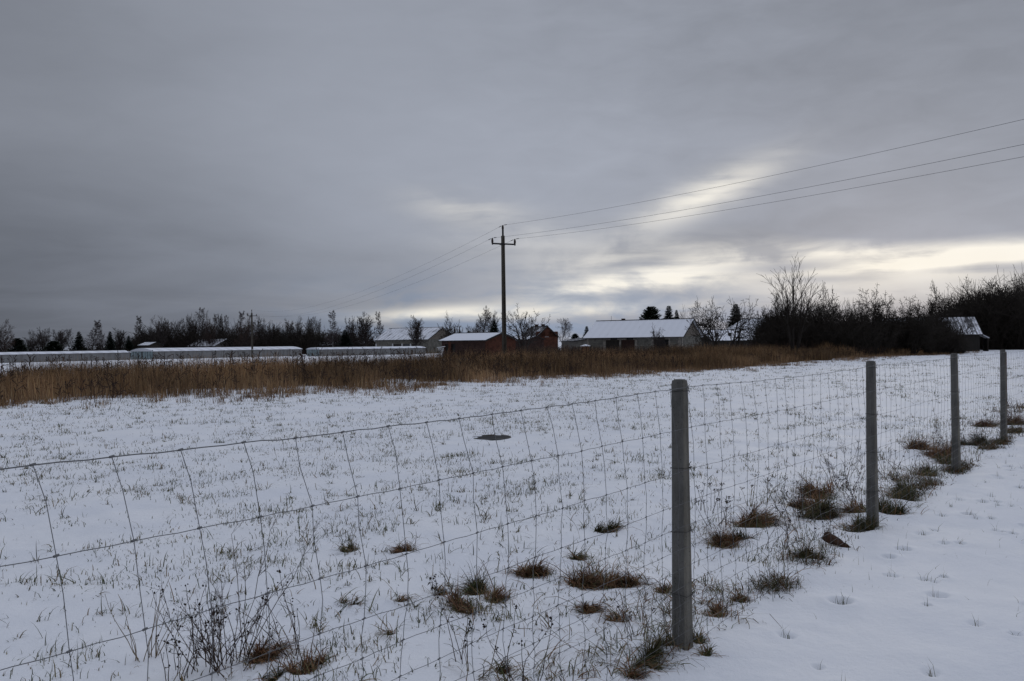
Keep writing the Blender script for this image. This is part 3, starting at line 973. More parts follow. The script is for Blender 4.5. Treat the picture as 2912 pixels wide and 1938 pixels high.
# brick pillar with a snow cap
p = gpt(1665, 104); root = empty('brick_pillar', p, .5)
tag(root, 'short orange brick pillar with a snow cap beside the grey block barn', 'pillar')
z0 = at(1665, 985, 104)[2] - p[2]
mb = MB(); mb.box(-.33, .33, -.33, .33, -.4, z0); mb.build('shaft', M['brick'], root)
mb = MB(); mb.prism([(-.46, -.46, z0 + .003), (.46, -.46, z0 + .003), (.46, .46, z0 + .003), (-.46, .46, z0 + .003)], (0, 0, .07)); mb.add([(-.46, -.46, z0 + .072), (.46, -.46, z0 + .072), (.46, .46, z0 + .072), (-.46, .46, z0 + .072), (0, 0, z0 + .24)], [(0, 1, 4), (1, 2, 4), (2, 3, 4), (3, 0, 4)]); mb.build('snow_cap', M['snow'], root)

# small white shelter
p = gpt(1254, 98); root = empty('feeding_shelter', p, -.3)
tag(root, 'tiny white shelter with flat roof on posts by the brick shed corner', 'shelter')
z0 = at(1254, 988, 98)[2] - p[2]
mb = MB(); mb.hexa([(-.42, -.3, z0 - .08), (.42, -.3, z0 + .04), (.42, .3, z0 + .04), (-.42, .3, z0 - .08)], [(-.42, -.3, z0 - .01), (.42, -.3, z0 + .11), (.42, .3, z0 + .11), (-.42, .3, z0 - .01)]); mb.build('roof', M['white_paint'], root)
for sx in (-.24, .16):
    for sy in (-.2, .2):
        mb = MB(); mb.box(sx, sx + .08, sy - .04, sy + .04, -.2, z0 - .09); mb.build('leg', M['white_paint'], root)

# house whose dark ridge shows over the grey block barn
root, roof, L, he, hr = house('roof_house', 'house behind the grey block barn, only its dark ridge and chimney showing', 'house',
                              (1715, 176), (1782, 172), 6.0, 945, 913, M['plaster'], M['roof_house'], over=.3)
mb = MB(); mb.box(2.9, 3.5, 2.7, 3.3, hr - .3, hr + .55); mb.build('chimney', M['brick_dark'], roof)
mb = MB(); mb.tube([(0.1, 3, hr - .2), (0.1, 3, hr + 1.2)], .035, 5); mb.build('antenna', M['dark_steel'], roof)

# white roofed outbuilding behind the leaning apple tree
root, roof, L, he, hr = house('snowy_outbuilding', 'low outbuilding with smooth white snow roof behind the leaning bare apple trees', 'outbuilding',
                              (2030, 130), (2175, 132), 8.0, 967, 939, M['dark_wall'], M['roof_snow'], over=.3)
for x in (1.25, 3.55):
    mb = MB(); mb.box(x - .22, x + .22, 1.3, 1.75, he, he + 1.15).box(x - .26, x + .26, 1.26, 1.79, he + 1.15, he + 1.21); mb.build('chimney', M['trim'], roof)
root, roof, L, he, hr = house('shaded_house', 'house with dull grey snow roof half hidden between spruce and thicket', 'house',
                              (2060, 150), (2150, 140), 8.0, 940, 905, M['plaster'], M['roof_grey'], over=.3)

# barn at the far right edge of the field
root, roof, L, he, hr = house('metal_roof_barn', 'dark barn with ribbed metal roof dusted with snow at the right field edge', 'barn',
                              (2520, 89), (2786, 86), 8.5, 951, 904, M['dark_wall'], M['roof_metal'], over=.25, gable_m=M['boards'])
roof_b, L_b, he_b, hr_b = roof, L, he, hr
mb = MB()
n = int(L / .42)
sl = (hr - he) / 4.25
for k in range(n + 1):
    x = -.2 + k * .42
    mb.hexa([(x, -.24, he - .24 * sl + .121), (x + .05, -.24, he - .24 * sl + .121), (x + .05, -.24, he - .24 * sl + .16), (x, -.24, he - .24 * sl + .16)],
            [(x, 4.1, hr - .15 * sl + .121), (x + .05, 4.1, hr - .15 * sl + .121), (x + .05, 4.1, hr - .15 * sl + .16), (x, 4.1, hr - .15 * sl + .16)])
mb.build('roof_rib', M['dark_steel'], roof)
mb = MB(); mb.hexa([(L + .26, .3, 1.75), (L + .95, .3, 1.35), (L + .95, 3, 1.35), (L + .26, 3, 1.75)], [(L + .26, .3, 1.82), (L + .95, .3, 1.42), (L + .95, 3, 1.42), (L + .26, 3, 1.82)]); lt = mb.build('lean_to_roof', M['roof_snow'], root)
mb = MB(); mb.box(L + .8, L + .88, .4, 2.9, -.4, 1.34); mb.build('lean_to_wall', M['boards'], root)

# houses in the left tree row
house('woodland_house', 'small house with snow dusted roof under the tall birches of the left tree row', 'house',
      (535, 232), (610, 226), 8.0, 984, 965, M['plaster'], M['roof_grey'], [(2, 3, 1, 2.2), (5, 6, 1, 2.2)], over=.4, fills={0: ('window', M['glass']), 1: ('window', M['glass'])})
house('roadside_hut', 'little hut with white roof between bushes behind the left greenhouses', 'hut',
      (395, 225), (424, 222), 4.0, 982, 974, M['boards'], M['roof_snow'], over=.3)
house('distant_cottage', 'distant white roofed cottage peeking out behind the second greenhouse', 'cottage',
      (896, 236), (940, 232), 6.0, 983, 973, M['plaster'], M['roof_snow'], [(1, 2, .8, 2.0)], over=.3, fills={0: ('window', M['glass'])})
house('distant_shed', 'distant green gabled shed under the tall white birch', 'shed',
      (985, 238), (1030, 230), 5.0, 980, 968, M['boards'], M['roof_house'], over=.3)


# greenhouses
def greenhouse(label, L_, R_, W, wall_py, top_py, end=None):
    a = at(L_[0], 970, L_[1]); b = at(R_[0], 970, R_[1])
    ax = (b - a)[:2]; L = float(np.linalg.norm(ax)); ang = math.atan2(ax[1], ax[0])
    bx = np.array([-ax[1], ax[0]]) / L
    ga, gb = gz1(a[0], a[1], False), gz1(b[0], b[1], False)
    he = at(L_[0], wall_py, L_[1])[2] - ga
    mid = a[:2] + bx * W * .5
    hr = at(CX + F * mid[0] / mid[1], top_py, mid[1])[2] - ga
    root = empty('greenhouse', (a[0], a[1], ga), ang)
    root.rotation_euler = (0, -math.atan2(gb - ga, L), ang)
    tag(root, label, 'greenhouse', 'low plastic greenhouses on the left')
    mb = MB(); mb.box(0, L, 0, W, -.6, he); mb.build('wall', M['film'], root)
    prof = []
    for k in range(9):
        t = k / 8; prof.append((0, W * t + (t - .5) * .3, he + .02 + (hr - he) * math.sin(math.pi * t) ** .8))
    mb = MB(); mb.prism([(-.15, p[1], p[2]) for p in prof] + [(-.15, W + .15, he + .005), (-.15, -.15, he + .005)], (L + .3, 0, 0)); mb.build('roof', M['roof_green'], root)
    n = max(4, int(L / 2.4))
    for k in range(n + 1):
        mb = MB(); x = min(max(L * k / n, .05), L - .05)
        mb.box(x - .04, x + .04, -.035, -.002, -.5, he - .005); mb.build('frame_post', M['film'], root)
    mb = MB(); mb.box(-.05, L + .05, -.05, -.037, he - .07, he - .012); mb.build('gutter', M['film'], root)
    if end:
        for y0, y1 in ((.12, W * .46), (W * .5, W - .12)):
            mb = MB(); mb.box(-.06, -.004, y0, y1, -.4, he + .25); d = mb.build('door', M['door_film'], root)
            for q in range(5):
                y = y0 + (y1 - y0) * (q + .0) / 4
                m2 = MB(); m2.box(-.09, -.062, y - .03, y + .03, -.4, he + .24); m2.build('batten', M['boards'], d)
    return root


greenhouse('long low greenhouse with snow roof reaching out of the left picture edge', (-140, 128), (370, 152), 5.0, 1012, 1005)
greenhouse('middle low greenhouse with pale double doors, behind the far power pole', (436, 152), (858, 182), 7.2, 1000, 991, True)
greenhouse('rightmost low greenhouse ending before the grey barn gable', (908, 168), (1210, 184), 6.0, 994.5, 989, True)


# twin A-frame pole behind the brick shed
p = gpt(1300, 185); root = empty('transformer_pole', p, .2)
tag(root, 'dark twin legged electricity pole poking over the white roof of the brick shed', 'electricity pole')
ht = at(1300, 931, 185)[2] - p[2]
for x in (-.55, .55):
    for s in (-1, 1):
        mb = MB(); mb.tube([(x + s * .35, 0, -.3), (x, 0, ht)], .10, 6); mb.build('leg', M['bark'], root)
mb = MB(); mb.box(-1.1, .9, -.06, .06, ht + .003, ht + .12); mb.build('crossarm', M['dark_steel'], root)

# ------------------------------------------------------------------ trees
def rnd_perp(rg, d):
    v = Vector((rg.gauss(0, 1), rg.gauss(0, 1), rg.gauss(0, 1)))
    v = v - d * v.dot(d)
    return v.normalized() if v.length > 1e-6 else Vector((1, 0, 0))


def tree_segs(seed, st):
    """st: dict with levels: per level (n children, len ratio, angle, gnarl, tropism, nseg)"""
    rg = random.Random(seed)
    out, tips = [], []
    def grow(P, d, L, r, lev):
        nc, ratio, ang, gn, trop, ns = st['lv'][lev]
        seg = L / ns; last = lev == len(st['lv']) - 1
        start = st.get('bare', .3) if lev == 0 else .15
        spawn = []
        if not last:
            for k in range(nc):
                t = start + (1 - start) * (k + rg.random() * .8) / nc
                spawn.append(min(.999, t))
        pos = [(P.copy(), d.copy(), r)]
        r0 = r
        for i in range(ns):
            d = (d + rnd_perp(rg, d) * gn + Vector((0, 0, trop))).normalized()
            P2 = P + d * seg
            r2 = max(r0 * (1 - (i + 1) / ns * st.get('taper', .75)), st['rmin'])
            out.append((P, P2, r, r2, lev)); P, r = P2, r2
            pos.append((P.copy(), d.copy(), r))
        if last:
            tips.append(P); return
        phase = rg.random() * 6.28
        for k, t in enumerate(spawn):
            fi = t * ns; i = min(int(fi), ns - 1); f = fi - i
            q = pos[i][0].lerp(pos[i + 1][0], f); dd = pos[i + 1][1]; rr = pos[i][2] * (1 - f) + pos[i + 1][2] * f
            a = R(ang * rg.uniform(.7, 1.3))
            w = phase + k * 2.4
            p1 = dd.cross(Vector((0, 0, 1))) if abs(dd.z) < .95 else dd.cross(Vector((1, 0, 0)))
            p1.normalize(); p2 = dd.cross(p1)
            side = p1 * math.cos(w) + p2 * math.sin(w)
            nd = (dd * math.cos(a) + side * math.sin(a)).normalized()
            prof = st.get('prof', lambda t: 1.0)(t) if lev == 0 else (1 - .45 * t)
            grow(q, nd, L * ratio * prof * rg.uniform(.75, 1.2), max(rr * st.get('rr', .62), st['rmin']), lev + 1)
    for k in range(st.get('stems', 1)):
        w = 6.28 * k / max(1, st.get('stems', 1)) + rg.random()
        lean = st.get('lean', 0.0) * rg.uniform(.4, 1.2)
        d = Vector((math.cos(w) * lean, math.sin(w) * lean, 1)).normalized()
        if 'dir' in st: d = Vector(st['dir'][k]).normalized()
        b = Vector((math.cos(w), math.sin(w), 0)) * st.get('base', 0) 
        grow(b, d, st['H'] * (1 if k == 0 else rg.uniform(.7, 1.0)), st['r'], 0)
    return out, tips


STY = {
    # children, length ratio, angle, gnarl, tropism, segments
    'bare': dict(H=7.2, r=.17, rmin=.011, bare=.28, lv=[(12, .62, 40, .10, .03, 8), (9, .50, 38, .16, .07, 5), (8, .55, 40, .2, .05, 3), (7, .65, 42, .2, .03, 2)], prof=lambda t: 1.15 - .55 * t),
    'dense': dict(H=6.2, r=.16, rmin=.012, bare=.2, stems=2, lean=.22, lv=[(11, .62, 40, .10, .04, 8), (9, .5, 38, .18, .06, 5), (8, .55, 42, .2, .04, 3), (6, .65, 45, .2, .02, 2)]),
    'upright': dict(H=7.6, r=.13, rmin=.011, bare=.15, stems=3, lean=.14, lv=[(12, .5, 27, .07, .08, 8), (8, .5, 28, .1, .10, 4), (7, .5, 30, .12, .08, 3), (5, .6, 34, .12, .05, 2)], prof=lambda t: 1.1 - .5 * t),
    'birch': dict(H=9.6, r=.12, rmin=.009, bare=.14, taper=.93, lv=[(30, .29, 42, .05, .012, 10), (9, .45, 40, .13, .02, 4), (8, .6, 40, .16, -.08, 3), (5, .6, 40, .2, -.14, 2)], prof=lambda t: 1.15 - .95 * t + .1 * math.sin(9 * t)),
    'walnut': dict(H=4.6, r=.2, rmin=.013, bare=.16, stems=4, lean=.5, lv=[(9, .72, 44, .16, .05, 8), (8, .55, 44, .22, .05, 5), (7, .5, 46, .25, .03, 3), (5, .6, 46, .25, .0, 2)]),
    'apple': dict(H=3.2, r=.13, rmin=.008, bare=.25, stems=3, lean=.55, lv=[(9, .68, 48, .22, .05, 8), (8, .6, 48, .28, .03, 6), (7, .55, 50, .3, .0, 4), (6, .5, 50, .3, .0, 2)]),
    'vase': dict(H=6.8, r=.085, rmin=.0085, bare=.36, stems=5, lean=.15, base=.10, lv=[(10, .42, 22, .045, .03, 10), (7, .5, 24, .07, .05, 4), (6, .5, 26, .1, .03, 2)], prof=lambda t: 1.1 - .35 * t),
    'shrub': dict(H=2.7, r=.04, rmin=.007, bare=.1, stems=16, lean=.55, base=.5, lv=[(8, .5, 38, .14, .04, 6), (6, .55, 40, .2, .05, 4), (5, .5, 42, .22, .03, 2)]),
    'orchard': dict(H=3.6, r=.12, rmin=.0085, bare=.12, stems=5, lean=.42, base=.25, lv=[(10, .6, 46, .2, .05, 8), (9, .58, 46, .26, .04, 5), (7, .52, 48, .28, .02, 3), (6, .5, 48, .3, .0, 2)]),
}


def unit(arrs, pct=97):
    A = np.concatenate(arrs)
    H = np.percentile(A[:, 2], pct)
    w = np.percentile(np.abs(A[:, :2]).max(1), 97) * 2
    return H, w


TREE = {}


def tree_mesh(style, seed, twig='twig', bark='bark', leaf=None, st=None, fat=1.0):
    key = (style, seed, twig, bark, leaf, fat)
    if key in TREE: return TREE[key]
    stt = dict(st or STY[style]); stt['rmin'] = stt['rmin'] * fat
    segs, tips = tree_segs(seed, stt)
    tr = [s for s in segs if s[4] == 0]; cr = [s for s in segs if s[4] > 0]
    H, w = unit([np.array([[s[1].x, s[1].y, s[1].z] for s in segs])], 99.6 if style in ('vase', 'apple') else 97.5)
    def arr(ss_, i): return np.array([[s[i].x, s[i].y, s[i].z] for s in ss_])
    base = MB()
    tm = segs_mesh('trunk', arr(tr, 0), arr(tr, 1), [s[2] for s in tr], [s[3] for s in tr], M[bark], 7)
    cm = segs_mesh('crown', arr(cr, 0), arr(cr, 1), [s[2] for s in cr], [s[3] for s in cr], M[twig], 3)
    lm = None
    if leaf:
        rs = np.random.RandomState(seed); T = np.array([[t.x, t.y, t.z] for t in tips])
        T = T[rs.rand(len(T)) < leaf]
        T = np.repeat(T, 3, axis=0) + rs.normal(0, .16, (len(T) * 3, 3))
        a = rs.normal(0, 1, (len(T), 3)); a /= np.linalg.norm(a, axis=1, keepdims=True)
        b = np.cross(a, rs.normal(0, 1, (len(T), 3))); b /= np.linalg.norm(b, axis=1, keepdims=True)
        V_ = np.stack([T - a * .09, T + b * .05, T + a * .09, T - b * .05], 1).reshape(-1, 3)
        lm = mesh_np('leaves', V_, np.arange(len(V_)).reshape(-1, 4), None, M['leaf_brown'])
    TREE[key] = (tm, cm, lm, H, w)
    return TREE[key]


def conifer_mesh(style, seed):
    key = (style, seed)
    if key in TREE: return TREE[key]
    rs = np.random.RandomState(seed); H = 10.0; Rb = 2.6 if style == 'spruce' else 3.4
    trunk = MB(); trunk.tube([(0, 0, -.2), (0, 0, H * .5), (0, 0, H)], [.17, .1, .015], 7)
    V_, Q = [], []
    z = H * (.06 if style == 'spruce' else .12)
    while z < H * .99:
        t = z / H
        prof = (1 - t) ** (.85 if style == 'spruce' else .55) * Rb + .08
        for k in range(10):
            w = rs.uniform(0, 6.28); L = prof * rs.uniform(.55, 1.12)
            ns = max(4, int(L * 7))
            for i in range(ns):
                f = (i + .5) / ns
                rad = L * f
                dz_ = (-.34 * f + .30 * f * f) * L if style == 'spruce' else (-.10 * f + .42 * f * f) * L
                c = np.array([math.cos(w) * rad, math.sin(w) * rad, z + dz_])
                tw = .50 * (1 - .6 * f) * min(1, L) + .16
                for sgn in (-1, 1, 0):
                    aa = w + sgn * rs.uniform(.6, 1.1)
                    e = c + np.array([math.cos(aa) * tw, math.sin(aa) * tw, -.12 * tw * rs.uniform(0, 3) + (.10 if style != 'spruce' else 0)])
                    sd_ = np.array([-math.sin(aa), math.cos(aa), rs.uniform(-.8, .8)]) * .10
                    b = len(V_); V_ += [c, (c + e) / 2 + sd_, e, (c + e) / 2 - sd_]; Q.append((b, b + 1, b + 2, b + 3))
        z += .26 * (1 - .4 * t)
    cm = mesh_np('crown', np.array(V_), np.array(Q), None, M['needle'] if style == 'spruce' else M['needle2'])
    TREE[key] = (trunk.mesh('trunk', M['bark']), cm, None, H, 2 * Rb * .95)
    return TREE[key]


rt = random.Random(3)


def place_tree(name, kind, px, D, top_py, wpx, label, *, seed=None, twig='twig', bark='bark', leaf=None, group=None, cat=None, zrot=None, sink=0.0, st=None):
    seed = seed if seed is not None else rt.randint(0, 2)
    if kind in ('spruce', 'pine'): tm, cm, lm, H, w = conifer_mesh(kind, seed)
    else: tm, cm, lm, H, w = tree_mesh(kind, seed, twig, bark, leaf, st, 1.9 if D > 160 else 1.25 if kind == 'vase' else 1.8)
    g = gpt(px, D)
    h = at(px, top_py, D)[2] - g[2]
    W = wpx / F * D * (1.3 if kind in ('spruce', 'pine') else 1.0)
    root = empty(name, (g[0], g[1], g[2] - sink), rt.random() * 6.28 if zrot is None else zrot)
    root.scale = (W / w, W / w, (h + sink) / H)
    tag(root, label, cat or ('shrub' if 'shrub' in name or 'bush' in name else 'tree'), group)
    link('trunk', tm, root); link('crown', cm, root)
    if lm: link('foliage', lm, root)
    return root


GL = 'trees of the left horizon row'
B = dict(twig='twig_birch', bark='bark_birch')
left = [
    ('oak_tree', 'dense', 5, 205, 922, 66, 'dark oak with withered leaves cut by the left picture edge', dict(leaf=.8)),
    ('evergreen_bush', 'pine', 50, 215, 962, 52, 'round dark evergreen bush near the left picture edge', {}),
    ('bare_tree', 'upright', 88, 240, 966, 46, 'low thin bare tree between two dark bushes on the far left', {}),
    ('bare_tree', 'walnut', 118, 232, 940, 74, 'wide spreading bare tree with fan of fine twigs on the far left', {}),
    ('evergreen_bush', 'pine', 152, 225, 970, 56, 'broad dark green bush in front of the fan shaped bare tree', {}),
    ('bare_tree', 'upright', 172, 240, 944, 50, 'upright bare tree behind the broad dark green bush', {}),
    ('bare_tree', 'bare', 200, 236, 938, 60, 'bare tree left of the first dark spruce of the row', {}),
    ('spruce_tree', 'spruce', 225, 225, 942, 40, 'dark spruce left of the pair of pale birches', {}),
    ('birch_tree', 'birch', 262, 240, 913, 46, 'taller pale pointed birch of the pair on the left', B),
    ('birch_tree', 'birch', 290, 240, 920, 34, 'narrower birch, right one of the pair on the left', B),
    ('spruce_tree', 'spruce', 313, 222, 942, 34, 'dark spruce right of the pair of pale birches', {}),
    ('bare_tree', 'upright', 340, 236, 941, 44, 'bare upright tree above the left greenhouse end', {}),
    ('spruce_tree', 'spruce', 366, 225, 954, 30, 'smallest dark spruce, beside the little white roofed hut', {}),
    ('birch_tree', 'birch', 388, 240, 927, 34, 'short brownish birch behind the little white roofed hut', B),
    ('bare_tree', 'birch', 408, 232, 902, 42, 'tall thin open bare tree rising over the little hut', {}),
    ('bare_tree', 'dense', 452, 226, 911, 66, 'dense broad bare tree right of the little hut', {}),
    ('bare_tree', 'upright', 480, 232, 914, 46, 'upright bare tree touching the dense broad one', {}),
    ('bare_tree', 'bare', 516, 236, 911, 52, 'rounded bare tree left of the tallest left birch', {}),
    ('bare_tree', 'walnut', 550, 236, 905, 56, 'open bare tree with curved limbs above the woodland house', {}),
    ('birch_tree', 'birch', 581, 238, 878, 50, 'tallest pale birch of the left row above the woodland house', B),
    ('bare_tree', 'dense', 596, 226, 906, 34, 'reddish leafy tree under the tallest left birch', dict(leaf=.7)),
    ('birch_tree', 'birch', 612, 240, 896, 34, 'slender birch just right of the tallest left birch', B),
    ('bare_tree', 'upright', 630, 232, 900, 32, 'narrow bare tree between the two slender birches', {}),
    ('birch_tree', 'birch', 650, 240, 899, 34, 'second slender birch, left of the far power pole', B),
    ('birch_tree', 'birch', 675, 242, 888, 44, 'birch with wispy top left of the far power pole', B),
    ('oak_tree', 'dense', 702, 222, 912, 66, 'russet oak with withered leaves behind the far power pole', dict(leaf=.9)),
    ('bare_tree', 'bare', 742, 232, 905, 50, 'bare tree just right of the far power pole', {}),
    ('bare_tree', 'dense', 765, 228, 920, 50, 'dense low bare tree right of the far power pole', {}),
    ('bare_tree', 'upright', 786, 240, 930, 34, 'small bare tree in a dip of the row', {}),
    ('bare_tree', 'bare', 811, 236, 912, 50, 'airy rounded bare tree with sky showing through', {}),
    ('bare_tree', 'dense', 848, 232, 914, 58, 'thick dark bare tree over the second greenhouse end', {}),
    ('bare_tree', 'upright', 886, 236, 907, 44, 'bare tree with upright limbs left of the white birch', {}),
    ('bare_tree', 'bare', 914, 240, 912, 42, 'pale airy bare tree touching the white birch', {}),
    ('birch_tree', 'birch', 946, 226, 886, 52, 'tall birch with white trunk and drooping twigs', B),
    ('spruce_tree', 'spruce', 981, 218, 937, 46, 'dark spruce right of the white trunked birch', {}),
    ('bare_tree', 'walnut', 1000, 226, 911, 62, 'open bare tree behind the dark spruce', {}),
    ('bare_tree', 'upright', 1040, 222, 901, 60, 'bare tree with many fan like upright limbs', {}),
    ('birch_tree', 'birch', 1084, 226, 889, 36, 'lone slim birch at the left eave of the grey barn', B),
]
for (nm, k, px, D, ty, w, lab, kw) in left:
    place_tree(nm, k, px, D, ty, w, lab, group=GL, **kw)

place_tree('bare_tree', 'upright', 1183, 190, 908, 48, 'twin stemmed bare tree with a few leaves before the grey barn roof', leaf=.10)
place_tree('bare_tree', 'walnut', 1288, 118, 914, 66, 'bare tree with forked trunk behind the white roof of the brick shed')
place_tree('bare_tree', 'bare', 1372, 190, 880, 86, 'large rounded bare tree left of the tall power pole', seed=1)
place_tree('bare_tree', 'bare', 1404, 195, 891, 60, 'smaller bare tree joined to the large rounded one', seed=2)
place_tree('oak_tree', 'dense', 1356, 180, 925, 48, 'low tree with withered brown leaves behind the snow roofed shed', leaf=.7)
place_tree('spruce_tree', 'spruce', 1406, 170, 910, 44, 'dark spruce in front of the large rounded bare tree')
place_tree('evergreen_bush', 'pine', 1333, 175, 941, 16, 'tiny dark evergreen peeking over the snow roofed shed')
place_tree('walnut_tree', 'walnut', 1492, 140, 888, 112, 'wide bare walnut tree in front of the orange brick house', seed=1, st=dict(STY['walnut'], lv=[(7, .72, 44, .16, .05, 8), (6, .55, 44, .22, .05, 5), (5, .5, 46, .25, .03, 3), (3, .55, 46, .25, .0, 2)]), bark='bark2')
place_tree('birch_tree', 'bare', 1596, 205, 908, 66, 'bare birch right of the orange brick house', seed=0, twig='twig_birch')
place_tree('spruce_tree', 'spruce', 1669, 160, 927, 36, 'small dark spruce at the left end of the grey block barn')
place_tree('evergreen_bush', 'pine', 1636, 185, 949, 34, 'round dark bush between the bare birch and the small spruce')
place_tree('pine_tree', 'pine', 1853, 165, 872, 84, 'broad dark pine behind the grey block barn', seed=1)
place_tree('spruce_tree', 'spruce', 1903, 165, 868, 62, 'pointed spruce right of the broad dark pine', seed=1)
place_tree('spruce_tree', 'spruce', 1925, 172, 880, 36, 'slim spruce at the right of the trio behind the barn', seed=2)
place_tree('fruit_tree', 'apple', 1877, 104, 926, 48, 'small gnarled bare fruit tree in front of the barn wall')
place_tree('bare_tree', 'shrub', 1960, 175, 892, 60, 'hazy bare treetop showing over the barn ridge', cat='tree')
place_tree('spruce_tree', 'spruce', 2094, 158, 863, 70, 'large dark spruce between the two leaning apple trees', seed=0)

# two leaning apple trees
stA = dict(STY['apple'], lv=[(8, .68, 48, .22, .05, 8), (6, .6, 48, .28, .03, 6), (5, .55, 50, .3, .0, 4), (4, .5, 50, .3, .0, 2)], stems=4, dir=[(-.75, .1, .8), (-.18, -.2, 1), (.10, .25, 1), (-.45, .3, .75)], H=3.4)
place_tree('apple_tree', 'apple', 2040, 76, 852, 150, 'gnarled bare apple tree leaning left over the barn gable', seed=11, twig='twig_dark', zrot=0.0, st=stA)
stB = dict(STY['apple'], lv=stA['lv'], stems=2, dir=[(.42, .1, 1), (.8, -.2, .8)], H=3.4)
place_tree('apple_tree', 'apple', 2078, 77, 850, 140, 'crooked bare apple tree leaning right before the dark spruce', seed=12, twig='twig_dark', zrot=0.0, st=stB)

# tall vase shaped tree and the hedge trees
place_tree('ash_tree', 'vase', 2258, 62, 732, 118, 'tallest vase shaped bare tree rising over the dark thicket', seed=9, twig='twig_dark')
hedge = [
    ('bare_tree', 'orchard', 2196, 76, 878, 110, 'low tangled bare tree at the left end of the dark thicket', {}),
    ('bare_shrub', 'shrub', 2170, 74, 905, 110, 'low twiggy shrub at the left foot of the thicket', {}),
    ('bare_tree', 'orchard', 2240, 74, 862, 120, 'tangled bare tree left behind the tallest bare tree', {}),
    ('bare_tree', 'orchard', 2330, 74, 850, 130, 'tangled bare tree right behind the tallest bare tree', {}),
    ('fruit_tree', 'apple', 2398, 72, 832, 130, 'gnarled fruit tree with crooked top, first right of the tallest tree', {}),
    ('fruit_tree', 'apple', 2452, 74, 829, 120, 'gnarled fruit tree with crooked top, second right of the tallest tree', {}),
    ('fruit_tree', 'apple', 2508, 74, 826, 140, 'gnarled fruit tree with crooked top, third right of the tallest tree', {}),
    ('fruit_tree', 'apple', 2570, 78, 848, 120, 'arching fruit tree left of the domed tree by the metal roof', {}),
    ('bare_tree', 'orchard', 2646, 84, 846, 110, 'round domed bare tree before the metal roofed barn', {}),
    ('bare_tree', 'orchard', 2598, 72, 890, 120, 'low bare bushy tree hiding the left part of the metal roof', {}),
    ('bare_shrub', 'shrub', 2700, 76, 904, 120, 'shrub in front of the middle of the metal roof', {}),
    ('bare_tree', 'orchard', 2704, 112, 868, 80, 'small bare tree behind the metal roof ridge', {}),
    ('bare_tree', 'dense', 2768, 106, 822, 130, 'left tree of the tall dark wood behind the metal roofed barn', {}),
    ('bare_tree', 'dense', 2822, 104, 813, 130, 'second tree of the tall dark wood behind the metal roofed barn', {}),
    ('bare_tree', 'dense', 2872, 102, 816, 120, 'third tree of the tall dark wood near the right picture edge', {}),
    ('bare_tree', 'dense', 2925, 102, 804, 130, 'tall dark tree cut by the right picture edge', {}),
]
for (nm, k, px, D, ty, w, lab, kw) in hedge:
    place_tree(nm, k, px, D, ty, w, lab, twig='twig_dark', group='trees of the right thicket', seed=rt.randint(0, 3), **kw)


# thickets: dense mats of twigs nobody could count
def thicket(name, label, poly, n, hfun, rmin, m, seed, spread=.35):
    rs = np.random.RandomState(seed)
    A, B_, ra, rb = [], [], [], []
    pts = np.array(poly, float)          # (px, D0, D1, height)
    for _ in range(n):
        k = rs.uniform(0, len(pts) - 1); i = int(k); f = k - i
        px = pts[i, 0] * (1 - f) + pts[i + 1, 0] * f
        D = rs.uniform(pts[i, 1] * (1 - f) + pts[i + 1, 1] * f, pts[i, 2] * (1 - f) + pts[i + 1, 2] * f)
        h = (pts[i, 3] * (1 - f) + pts[i + 1, 3] * f) * rs.uniform(.35, 1.08) * (0.75 + .5 * float(vnoise(np.array([px / 37.]), np.array([D / 5.]))[0]))
        p = at(px, 970, D); z = gz1(p[0], p[1], False) - .1
        b = np.array([p[0], p[1], z]); d = np.array([rs.normal(0, spread), rs.normal(0, spread), 1.0])
        q = b
        for j in range(3):
            d = d + rs.normal(0, .22, 3) * [1, 1, .3]
            q2 = q + d / np.linalg.norm(d) * h / 3
            A.append(q); B_.append(q2); ra.append(rmin * (2.0 - j * .45)); rb.append(rmin * (1.55 - j * .45))
            for _s in range(2):
                e = q2 + (d * .5 + rs.normal(0, .8, 3)) * h * .16
                A.append(q2); B_.append(e); ra.append(rmin); rb.append(rmin * .6)
            q = q2
    o = link(name, segs_mesh(name, A, B_, ra, rb, m, 3))
    tag(o, label, 'undergrowth', kind='stuff')


thicket('undergrowth', 'dark tangled undergrowth under the trees along the right field edge',
        [(2168, 70, 80, 1.6), (2210, 70, 82, 3.0), (2300, 68, 84, 3.5), (2420, 68, 84, 3.5), (2560, 72, 86, 3.4), (2610, 74, 83, 3.2), (2660, 74, 82, 2.4), (2740, 78, 83, 1.4)],
        9500, None, .015, M['twig_dark'], 4)
thicket('wood_undergrowth', 'black undergrowth of the wood at the right picture edge',
        [(2730, 98, 112, 4.5), (2800, 94, 112, 6.4), (2960, 92, 112, 7)], 7000, None, .022, M['twig_dark'], 5)
thicket('far_undergrowth', 'dark undergrowth below the distant trees of the left row',
        [(-60, 228, 262, 3.6), (100, 228, 262, 2.4), (380, 228, 262, 4.0), (440, 228, 262, 7.0), (620, 228, 262, 7.6), (760, 228, 262, 6.4), (860, 228, 262, 6.4), (1000, 228, 262, 4.8), (1070, 225, 262, 3.4)], 15000, None, .04, M['twig_dark'], 6)
thicket('yard_undergrowth', 'brown bushes in the yards around the brick buildings',
        [(1440, 112, 140, 1.3), (1530, 110, 150, 1.6), (1660, 108, 140, 1.3), (1760, 106, 112, 1.0), (2160, 92, 104, 1.3)], 2600, None, .014, M['stem'], 8)

# ------------------------------------------------------------------ tall dry grass band
DV = np.array([.70, .714]); DV = DV / np.linalg.norm(DV); NV = np.array([-DV[1], DV[0]])
STRAW = [(.385, .245, .125), (.30, .180, .090), (.225, .130, .072), (.15, .092, .060), (.46, .33, .19)]


